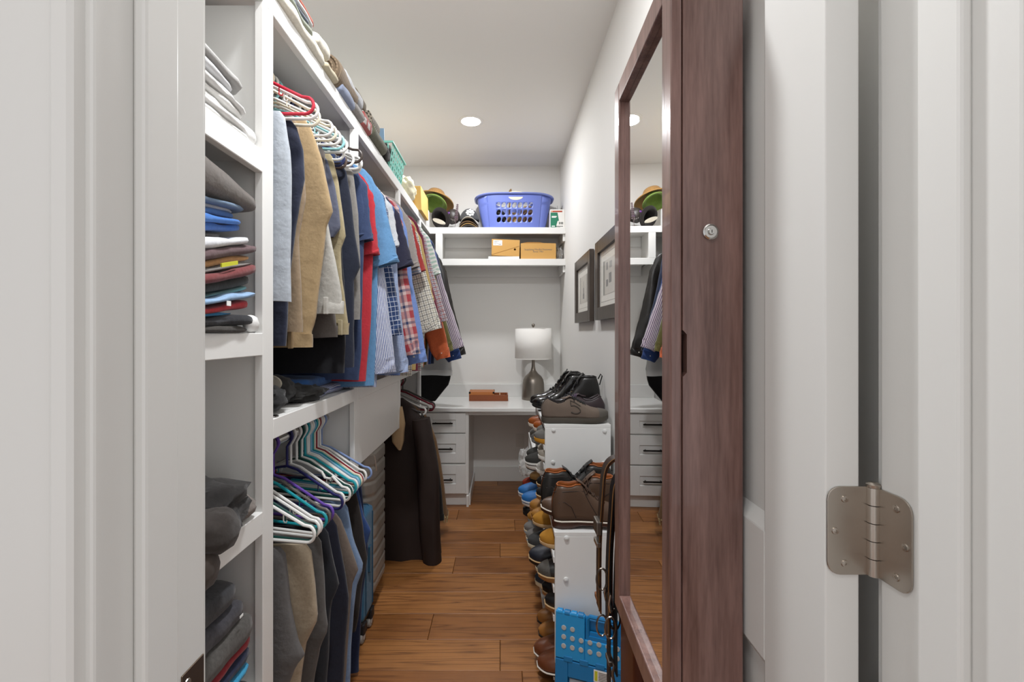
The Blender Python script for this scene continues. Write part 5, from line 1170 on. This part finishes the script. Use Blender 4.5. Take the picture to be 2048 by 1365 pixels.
    if lace:
        lc=MB(); hi=lambda s:sole+interp(HT[kind],s)[0]+spring(s)
        ls=[.46,.50,.54,.58,.62] if kind in('low','skate') else [.40,.45,.5,.55,.6]
        for i,s in enumerate(ls):
            wv=.018
            for sg in (1,-1): lc.tube([f(s,-sg*wv,hi(s)-.006),f(s+.018,0,hi(s+.018)+.0035),f(s+.036,sg*wv,hi(s+.036)-.006)],.0022,6)
        b=f(ls[0]-.01,0,hi(ls[0])+.006)
        for sg in (1,-1):
            lp=[f(ls[0]-.01,0,hi(ls[0])+.004)]+[f(ls[0]-.01+.05*math.sin(a)*.6,sg*(.008+.022*math.sin(a)),hi(ls[0])+.004-.012*a) for a in (.5,1,1.6,2.2,2.8)]; lc.tube(lp,.002,6)
        lc.build('laces',lace,t,smooth=True)
        MB().loft([[f(s,y,hi(s)+.002*(1-abs(y)/.016)+dz) for y in (.016,.008,0,-.008,-.016)] for s,dz in ((so-.10,.012),(so-.03,.006),(so+.02,.001),(so+.08,-.002))],False).build('tongue',um,t,smooth=True,solid=.003)
    return t
def LE(k,c,r=.4,**q): return mat('lea_'+k,c,r,bs=.12,bscale=140,var=.28,vscale=22,**q)
def SU(k,c): return mat('sue_'+k,c,.92,bs=.2,bscale=300,var=.2,vscale=35)
RUB=mat('rubber_white','E8E6E0',.55); RUBK=mat('rubber_black','1C1B1B',.6); RUBC=mat('rubber_cream','D9CDB0',.6); GUM=mat('rubber_gum','9A6A3A',.55); WELT=mat('welt_tan','C9A87C',.6); WELTW=mat('welt_white','DDD5C8',.6)
BL=LE('black','1E1C1B',.3); TANS=SU('mustard','B07A24'); BRN=LE('brown','6A3A22',.28); TAN=LE('tan','A56E35',.35); NAV=LE('navy','20232E',.4); GRY=SU('grey','6C6964'); ORB=LE('orangebrown','9A4F1E',.35); LORG=LE('liningorange','A85A20',.5)
G='shoes on the shoe racks'
def rs(kind,px,Y,lev,um,sm,label,yaw=0,**k):
    x=PX(Y,px); z=lev+math.tan(SLOPE)*(x-RX0)+.001
    return shoe(kind,(x,Y,z),math.pi+math.radians(yaw),um,sm,label,G,pitch=SLOPE,**k)
# low near rack
rs('low',1068,1.955,.46,TANS,WELT,'mustard suede boot toe out, farther of the pair on the low near rack',L=.28,sole=.018)
rs('low',1082,1.77,.46,TANS,WELT,'mustard suede boot toe out, beside the rack side panel of the low near rack',L=.28,sole=.018)
rs('slip',1061,1.86,.35,NAV,RUBK,'navy-black leather loafer on the second shelf of the low near rack',L=.29,wide=1.15,welt=WELT)
rs('slip',1079,1.735,.35,BL,GUM,'black woven-toe loafer on the second shelf of the low near rack',L=.29,toecap=mat('woven_grey','4A4640',.6,bs=.8,bscale=220),welt=WELT)
rs('low',1058,1.965,.36,SU('darkgrey','3C3B3A'),RUBC,'dark grey sneaker with cream sole on the low near rack')
rs('slip',1087,1.80,.245,BL,GUM,'black shoe with tan welt, farther of the pair on the low near rack',welt=WELT)
rs('slip',1093,1.71,.245,BL,GUM,'black shoe with tan welt beside the rack side panel',welt=WELT)
rs('low',1074,1.975,.245,LE('petrol','2B3848',.4),RUBC,'petrol blue sneaker with cream sole, farther of the pair')
rs('low',1073,1.89,.235,LE('petrol','2B3848',.4),RUBC,'petrol blue sneaker with cream sole, nearer the black welted shoes')
rs('slip',1077,1.955,.03,TAN,RUBK,'tan leather shoe with black sole, farther of the pair on the bottom shelf',heel=True)
rs('slip',1080,1.865,.03,TAN,RUBK,'tan leather shoe with black sole next to the brown dress shoes',heel=True)
rs('slip',1071,1.765,.03,BRN,RUBK,'polished brown dress shoe, farther of the pair on the bottom shelf',heel=True,welt=WELTW,wide=1.1)
rs('slip',1078,1.69,.03,BRN,RUBK,'polished brown dress shoe behind the blue step stool',heel=True,welt=WELTW,wide=1.1)
# tall middle rack
rs('low',1059,2.45,.775,ORB,WELTW,'orange-brown leather shoe, farther of the pair on the tall rack',L=.27)
rs('low',1069,2.33,.775,ORB,WELTW,'orange-brown leather shoe, nearer one of the pair on the tall rack',L=.27)
rs('low',1076,2.21,.775,GRY,mat('sole_orange','C58A2C',.5),'grey sneaker with orange sole, farther of the pair',L=.27)
rs('low',1071,2.11,.775,GRY,mat('sole_orange','C58A2C',.5),'grey sneaker with orange sole beside the tall rack side panel',L=.28)
BEI=SU('beige','A8A093')
rs('low',1078,2.2,.69,BEI,RUB,'beige-grey sneaker, farther of the pair on the tall rack',L=.27); rs('low',1079,2.11,.69,BEI,RUB,'beige-grey sneaker beside the tall rack side panel',L=.27)
DBR=LE('darkbrown','3A231A',.35)
rs('slip',1062,2.54,.69,DBR,mat('sole_grey','8A8884',.5),'dark brown shoe with grey toe, farther of the pair on the tall rack',toecap=GRY,L=.27); rs('slip',1065,2.44,.69,DBR,mat('sole_grey','8A8884',.5),'dark brown shoe with grey toe, nearer one on the tall rack',toecap=GRY,L=.27)
CAN=mat('canvas_black','33322F',.9,bs=.3,bscale=400); 
rs('low',1056,2.42,.60,CAN,RUB,'black canvas skate shoe with thick white sole, farther of the pair',sole=.036,stripe=RUBK,lace=mat('lace_white','D8D6D0',.9)); rs('low',1053,2.31,.60,CAN,RUB,'black canvas skate shoe with thick white sole, nearer one',sole=.036,stripe=RUBK,lace=mat('lace_white','D8D6D0',.9))
rs('slip',1075,2.2,.60,LE('white','D6D3CC',.4),RUB,'white leather shoe on the tall rack above the black welted pair',L=.26)
rs('slip',1075,2.11,.51,BL,GUM,'black shoe with brown welt beside the tall rack side panel',welt=WELT,L=.27); rs('slip',1076,2.2,.53,BL,GUM,'black shoe with brown welt, farther of the pair on the tall rack',welt=WELT,L=.27)
rs('slip',1054,2.52,.53,BL,RUBK,'black loafer high on the tall rack by the plastic bag',L=.28); rs('slip',1062,2.38,.50,LE('camel','B98E52',.4),RUBK,'camel shoe with black sole on the tall rack',L=.28)
MOC=LE('moc','A4712F',.45)
rs('slip',1062,2.2,.42,MOC,GUM,'tan moccasin, farther of the pair on the tall rack',L=.27,wide=1.1); rs('slip',1065,2.11,.41,MOC,GUM,'tan moccasin behind the black boot on the tall rack',L=.27,wide=1.1)
BRU=mat('run_blue','2C78C0',.5,var=.5,vscale=14)
rs('low',1039,2.47,.40,BRU,RUB,'bright blue running shoe, farther of the pair',sole=.03,lace=RUB,stripe=mat('fox_navy','22345E',.5)); rs('low',1046,2.35,.40,BRU,RUB,'bright blue running shoe, nearer one of the pair',sole=.03,lace=RUB,stripe=mat('fox_navy','22345E',.5))
rs('slip',1058,2.29,.33,TAN,mat('sole_grey','8A8884',.5),'tan and grey shoe low on the tall rack',toecap=MOC,L=.26)
TR=mat('trainer_grey','6E6A66',.8,bs=.3,bscale=300)
rs('low',1051,2.26,.285,TR,RUBC,'grey trainer with blue stripe and cream sole, farther of the pair',stripe=mat('fox_blue','3A7CB4',.5),sole=.03); rs('low',1055,2.17,.285,TR,RUBC,'grey trainer with blue stripe and cream sole, nearer one',stripe=mat('fox_blue','3A7CB4',.5),sole=.03)
rs('slip',1062,2.10,.29,SU('brownsu','6A5038'),WELT,'brown suede shoe beside the grey trainers',L=.26)
rs('low',1048,2.50,.285,LE('blk2','1A1919',.5),RUBK,'black sneaker low on the tall rack')
# far rack
WHS=LE('whites','DAD7D0',.5)
rs('low',1040,2.79,.455,WHS,RUB,'white leather sneaker, farther of the pair on the far rack',lining=mat('lining_grey','9A958C',.9)); rs('low',1046,2.68,.455,WHS,RUB,'white leather sneaker, nearer one on the far rack',lining=mat('lining_grey','9A958C',.9))
rs('low',1047,2.72,.36,mat('shoe_red','A63A22',.6),RUBK,'red shoe on the far rack below the white sneakers')
# shoes standing on the rack tops
G='shoes standing on top of the racks'
OC=LE('chukka','5A4333',.42); BK2=LE('bootblack','2A2826',.38)
def top(kind,toe_px,Y,z,dirn,um,sm,label,**k): return shoe(kind,(PX(Y,toe_px),Y,z+.001),0 if dirn>0 else math.pi,um,sm,label,G,**k)
top('mid',1105+.30*910/1.705,1.705,R1T,1,OC,LE('stack','4A2A1E',.4),'worn brown leather chukka boot, toe towards the wall',lining=LORG,L=.30,heel=True,sole=.03,welt=WELTW,lace=mat('lace_brown','3E2A1E',.9))
top('mid',1083,1.797,R1T,-1,OC,LE('stack','4A2A1E',.4),'worn brown leather chukka boot, toe towards the aisle',lining=LORG,L=.30,heel=True,sole=.03,welt=WELTW,lace=mat('lace_brown','3E2A1E',.9))
top('mid',1083+.29*910/1.885,1.885,R1T,1,BK2,RUBK,'black chukka boot with orange lining, toe towards the wall',lining=LORG,L=.29,heel=True,sole=.026,lace=mat('lace_black','151515',.9))
top('mid',1090,1.972,R1T,-1,BK2,RUBK,'black chukka boot with orange lining, toe towards the aisle',lining=LORG,L=.29,heel=True,sole=.026,lace=mat('lace_black','151515',.9))
SUE5=SU('taupe5','6E6055')
s5=top('skate',1084+.298*910/2.085,2.085,R2T,1,SUE5,mat('sole_taupe','4A443C',.6),'taupe suede sneaker with embossed 5 on its side',lining=cloth('dark_line','2A2526'),L=.298,sole=.026,lace=mat('lace_black','151515',.9),toecap=mat('toe_grey','55504A',.6),wide=1.08,mark=[(.57,.70),(.50,.76),(.42,.80),(.425,.66),(.43,.54),(.48,.60),(.53,.57),(.565,.46),(.565,.35),(.54,.25),(.49,.19),(.43,.24)])
top('skate',1086,2.175,R2T,-1,LE('plum','3C3034',.5),mat('sole_taupe','4A443C',.6),'plum-black sneaker with purple laces behind the suede sneaker',L=.29,lace=mat('lace_purple','5A4A5E',.9))
bt=top('high',1090,2.27,R2T,-1,BL,RUBK,'black leather boot with red heel tag and pull loop',L=.27,sole=.026,lace=mat('lace_dark','262428',.9))
B(-.0012,.0012,-.006,.006,-.008,.008).xf(lambda x,y,z:(PX(2.27,1090)+.268+x,2.262+y,R2T+.125+z)).build('heel_tag',mat('tag_red','B3262B',.6),bt)
MB().tube([(PX(2.27,1090)+.265,2.27,R2T+.18),(PX(2.27,1090)+.278,2.27,R2T+.205),(PX(2.27,1090)+.285,2.27,R2T+.195),(PX(2.27,1090)+.272,2.27,R2T+.15)],.003,6).build('pull_loop',mat('lace_black','151515',.9),bt,smooth=True)
B(-.012,.012,-.004,.004,-.016,.016).xf(lambda x,y,z:(PX(2.25,1145)+x+.4*z,2.262+y,PZ(2.25,790)+z)).build('tongue_label',mat('label_yellow','D9A02E',.6),bt,bevel=.002)
GL=LE('gloss','161413',.16,coat=.4)
top('high',1061,2.52,R2T,-1,GL,RUBK,'glossy black tall boot, farther of the pair on the tall rack',L=.29,heel=True,sole=.026,lace=mat('lace_black','151515',.9)); top('high',1065,2.40,R2T,-1,GL,RUBK,'glossy black tall boot, nearer one of the pair',L=.29,heel=True,sole=.026,lace=mat('lace_black','151515',.9))
# clear bag hanging at the far rack
tag(blob((PX(2.66,1050),2.67,PZ(2.66,925)),(.040,.045,.082),31,.3,36,2.6).build('plastic_bag',PLAS,smooth=True,angle=30),'clear crumpled plastic bag among the shoes of the far rack','bag')
# ================================================================ blue folding step stool leaning on the near rack
ST=mat('stool_blue','2196D6',.38); STD=mat('stool_blue_deep','1579B5',.45); DOT=mat('grip_grey','B9B7B4',.7)
ya=math.radians(-20); ox,oy=PX(1.60,1109),1.596
TS=Matrix.Translation((ox,oy,.001))@Matrix.Rotation(ya,4,'Z')@Matrix.Rotation(math.radians(-3),4,'X')
SW=.245; SH=PZ(1.6,1226)
t=thing('step_stool','bright blue folding step stool with grey grip dots leaning on the low rack','step stool',(ox+SW/2,oy-.04,0))
f=lambda x,y,z:tuple(TS@Vector((x,y,z)))
zc_=SH-.158                      # hinge line between step half and lower half
def sb(x0,x1,y0,y1,z0,z1): return B(x0,x1,y0,y1,z0,z1).xf(f)
# step half with handle opening
hx0,hx1,hz0_,hz1_=.115,.215,SH-.05,SH-.014
m=MB().box(0,hx0-.012,0,.02,zc_,SH).box(hx1+.012,SW,0,.02,zc_,SH).box(hx0-.012,hx1+.012,0,.02,zc_,hz0_-.028)
m.xf(f).build('step_half',ST,t,bevel=.003)
hd=MB().tube([(hx0-.004,.01,hz0_-.028),(hx0-.004,.01,hz1_+.004),(hx0+.004,.01,hz1_+.012),(hx1-.004,.01,hz1_+.012),(hx1+.004,.01,hz1_+.004),(hx1+.004,.01,hz0_-.028)],.0075,8).box(hx0-.006,hx1+.006,.004,.016,hz0_-.03,hz0_-.016).box(hx0-.006,hx1+.006,.010,.018,hz0_-.016,hz0_-.004)
hd.xf(f).build('carry_handle',STD,t,smooth=True,angle=40)
for i,x in enumerate((.006,.032,.056,.08)): 
    MB().lathe([(0,x),(.011,x),(.011,x+.018),(0,x+.018)],(0,0,0),14,'x').xf(lambda a,b,c:f(a,.010+b,SH-.004+c)).build('hinge_knuckle',ST if i%2==0 else STD,t,smooth=True)
for i,x in enumerate((.03,.085,.14,.195)): sb(x,x+.032,-.002,.012,zc_-.008,zc_+.012).build('hinge_tab',STD,t,bevel=.003)
cols=[.03+.0305*i for i in range(7)]
for j,z in enumerate((SH-.052,SH-.083,SH-.114)):
    for i,x in enumerate(cols):
        if j==0 and i not in (0,1): continue
        MB().lathe([(0,0),(.0085,0),(.0085,.0015),(.007,.0022),(0,.0022)],(0,0,0),18,'y').xf(lambda a,b,c:f(x+a,-b,z+c)).build('grip_dot',DOT,t)
# lower half
m=MB().box(0,.045,0,.022,0,zc_-.003).box(SW-.045,SW,0,.022,0,zc_-.003).box(.045,SW-.045,0,.022,.085,zc_-.003).box(.045,SW-.045,.012,.02,.0,.085)
m.xf(f).build('lower_half',STD,t,bevel=.003)
sb(.05,SW-.05,.004,.011,.0,.08).build('inner_panel',mat('stool_grey','9FA8B2',.5),t,bevel=.003)
stk=sb(.135,.195,-.0008,.0002,.094,.134).build('barcode_sticker',mat('label_white','F1F0EE',.7),t)
sb(.138,.148,-.0012,-.0007,.098,.130).build('yellow_patch',mat('print_yellow','C9C832',.7),stk)
m=MB()
for i in range(6): m.box(.151,.190,-.0012,-.0007,.100+i*.005,.1025+i*.005)
m.xf(f).build('bar_lines',mat('bar_grey','6F665C',.8),stk,kind='stuff')
B(0,SW,.024,.05,0,SH-.02).xf(f).build('folded_back',STD,t,bevel=.004)
# ================================================================ belts hung over the door knob
def belt(label,m,pts,y,wid,buckles,edge=None,name='leather_belt'):
    """strap in the X-Z plane: pts centre line, width along Y"""
    th=.0038; P_=[]
    # resample smooth (Catmull-Rom)
    q=[pts[0]]+list(pts)+[pts[-1]]
    for i in range(1,len(q)-2):
        for k in range(8):
            u=k/8; a,b,c,d=[Vector((v[0],v[1],0)) for v in q[i-1:i+3]]
            p=.5*((2*b)+(-a+c)*u+(2*a-5*b+4*c-d)*u*u+(-a+3*b-3*c+d)*u**3); P_.append((p.x,p.y))
    P_.append(pts[-1])
    zmin=min(p[1] for p in P_); t=thing(name,label,'belt',(P_[0][0],y,zmin),'belts hung over the door knob')
    rings=[]
    for i,p in enumerate(P_):
        a,b=P_[max(0,i-1)],P_[min(len(P_)-1,i+1)]; tx,tz=b[0]-a[0],b[1]-a[1]; l=math.hypot(tx,tz) or 1; nx,nz_=-tz/l*th/2,tx/l*th/2
        tw=.004*math.sin(i*.3)
        rings.append([(p[0]+nx,y-wid/2+tw,p[1]+nz_),(p[0]+nx,y+wid/2+tw,p[1]+nz_),(p[0]-nx,y+wid/2+tw,p[1]-nz_),(p[0]-nx,y-wid/2+tw,p[1]-nz_)])
    MB().loft(rings,True,True,True).build('strap',m,t,bevel=.0008,seg=1)
    if edge:
        MB().tube([r[0] for r in rings],.0014,5).build('strap_edge',edge,t,smooth=True)
    for (bx,bz,kind,bm) in buckles:
        if kind=='frame':
            w2=wid/2+.006; h=.019
            b=MB().tube([(bx,y-w2,bz-h),(bx-.004,y-w2,bz),(bx,y-w2,bz+h),(bx,y+w2,bz+h),(bx-.004,y+w2,bz),(bx,y+w2,bz-h)],.0032,8,closed=True).build('buckle',bm,t,smooth=True)
            MB().tube([(bx,y,bz+h),(bx-.006,y,bz),(bx-.002,y,bz-h)],.002,6).build('prong',bm,b,smooth=True)
        elif kind=='plate': B(bx-.008,bx+.006,y-wid/2-.004,y+wid/2+.004,bz-.017,bz+.017).build('buckle',bm,t,bevel=.003)
        elif kind=='keeper': B(bx-.005,bx+.005,y-wid/2-.002,y+wid/2+.002,bz-.006,bz+.006).build('keeper',bm,t,bevel=.0015)
        elif kind=='ring':
            MB().tube([(bx+.013*math.cos(a),y-wid/2-.004,bz+.026*math.sin(a)) for a in [2*math.pi*k/20 for k in range(20)]],.0025,6,closed=True).build('buckle',bm,t,smooth=True)
    return t
SILV=mat('buckle_silver','B8B4AE',.25,1); PEWB=mat('buckle_pewter','7C756D',.4,1)
def bz(py,Y=1.13): return PZ(Y,py)
def bxp(px,Y=1.13): return PX(Y,px)
EDG=LE('edge','7A5228',.6)
def arch(lx,top,bot,rx,rbot): return [(lx,bot),(lx+.001,lerp(bot,top,.45)),(lx+.006,top-.10),(lx+.014,top-.035),(lx+.034,top-.004),(lx+.056,top-.006),(rx,top-.06),(rx+.004,lerp(top,rbot,.5)),(rx,rbot)]
belt('dark brown belt with tan edge and pewter buckle, outermost on the door knob',LE('bd','2E2018',.4),arch(bxp(1197),bz(914),bz(1215),.318,.60),1.13,.034,[(bxp(1196),bz(1052),'plate',PEWB),(bxp(1196)-.002,bz(1085),'keeper',SILV),(bxp(1200),bz(1150),'ring',PEWB)],EDG)
belt('tan brown belt with a narrow tip ending in a steel ring',LE('bt','8A5226',.45),arch(bxp(1203),bz(921),bz(1232),.314,.55),1.15,.030,[(bxp(1204),bz(1252),'ring',SILV),(bxp(1199),bz(1205),'keeper',LE('bt','8A5226',.45))])
belt('black belt with a square silver buckle on the door knob',LE('bk1','17161A',.35),arch(bxp(1212),bz(936),bz(1262),.310,.50),1.11,.035,[(bxp(1213),bz(1188),'frame',SILV),(bxp(1213),bz(1235),'ring',SILV)],EDG)
belt('black braided belt hanging lowest from the door knob',mat('braid','1E1B1A',.6,bs=.9,bscale=260),arch(bxp(1218),bz(941),bz(1372),.307,.46),1.13,.032,[(bxp(1218),bz(1320),'keeper',PEWB)])
belt('dark red-brown belt behind the black ones on the door knob',LE('brd','4A1E1A',.4),arch(bxp(1224),bz(950),bz(1240),.304,.48),1.14,.030,[(bxp(1228),bz(1235),'ring',SILV)])
belt('black canvas belt with grey buckle innermost on the door knob',mat('canvasb','232222',.85),arch(bxp(1229),bz(957),bz(1340),.302,.52),1.12,.032,[(bxp(1222),bz(1330),'frame',PEWB)])
# bags under the mirror cabinet, hung on the door
t=thing('leather_bag','dark red-brown leather bag hanging below the mirror cabinet','bag',(.30,.98,.38))
MB().loft(rbox(.272,.350,.925,1.055,.36,.675,.02,nz_=20),True,True,True).build('bag_body',LE('bagred','4E1E12',.35),t,smooth=True)
MB().tube([(.31,.95,.67),(.31,.96,.72),(.31,1.02,.72),(.31,1.03,.67)],.005,8).build('bag_handle',LE('bagred','4E1E12',.35),t,smooth=True)
t=thing('woven_bag','woven orange-brown leather bag beside the red-brown one','bag',(.31,.80,.36))
MB().loft(rbox(.278,.346,.70,.905,.34,.60,.02,nz_=16),True,True,True).build('bag_body',cloth('woven_tan','8A4A22','5E2C12',kind='gingham',freq=90,rough=.6),t,smooth=True)
MB().tube([(.31,.74,.59),(.31,.76,.68),(.31,.84,.68),(.31,.87,.59)],.005,8).build('bag_handle',LE('bagred','4E1E12',.35),t,smooth=True)
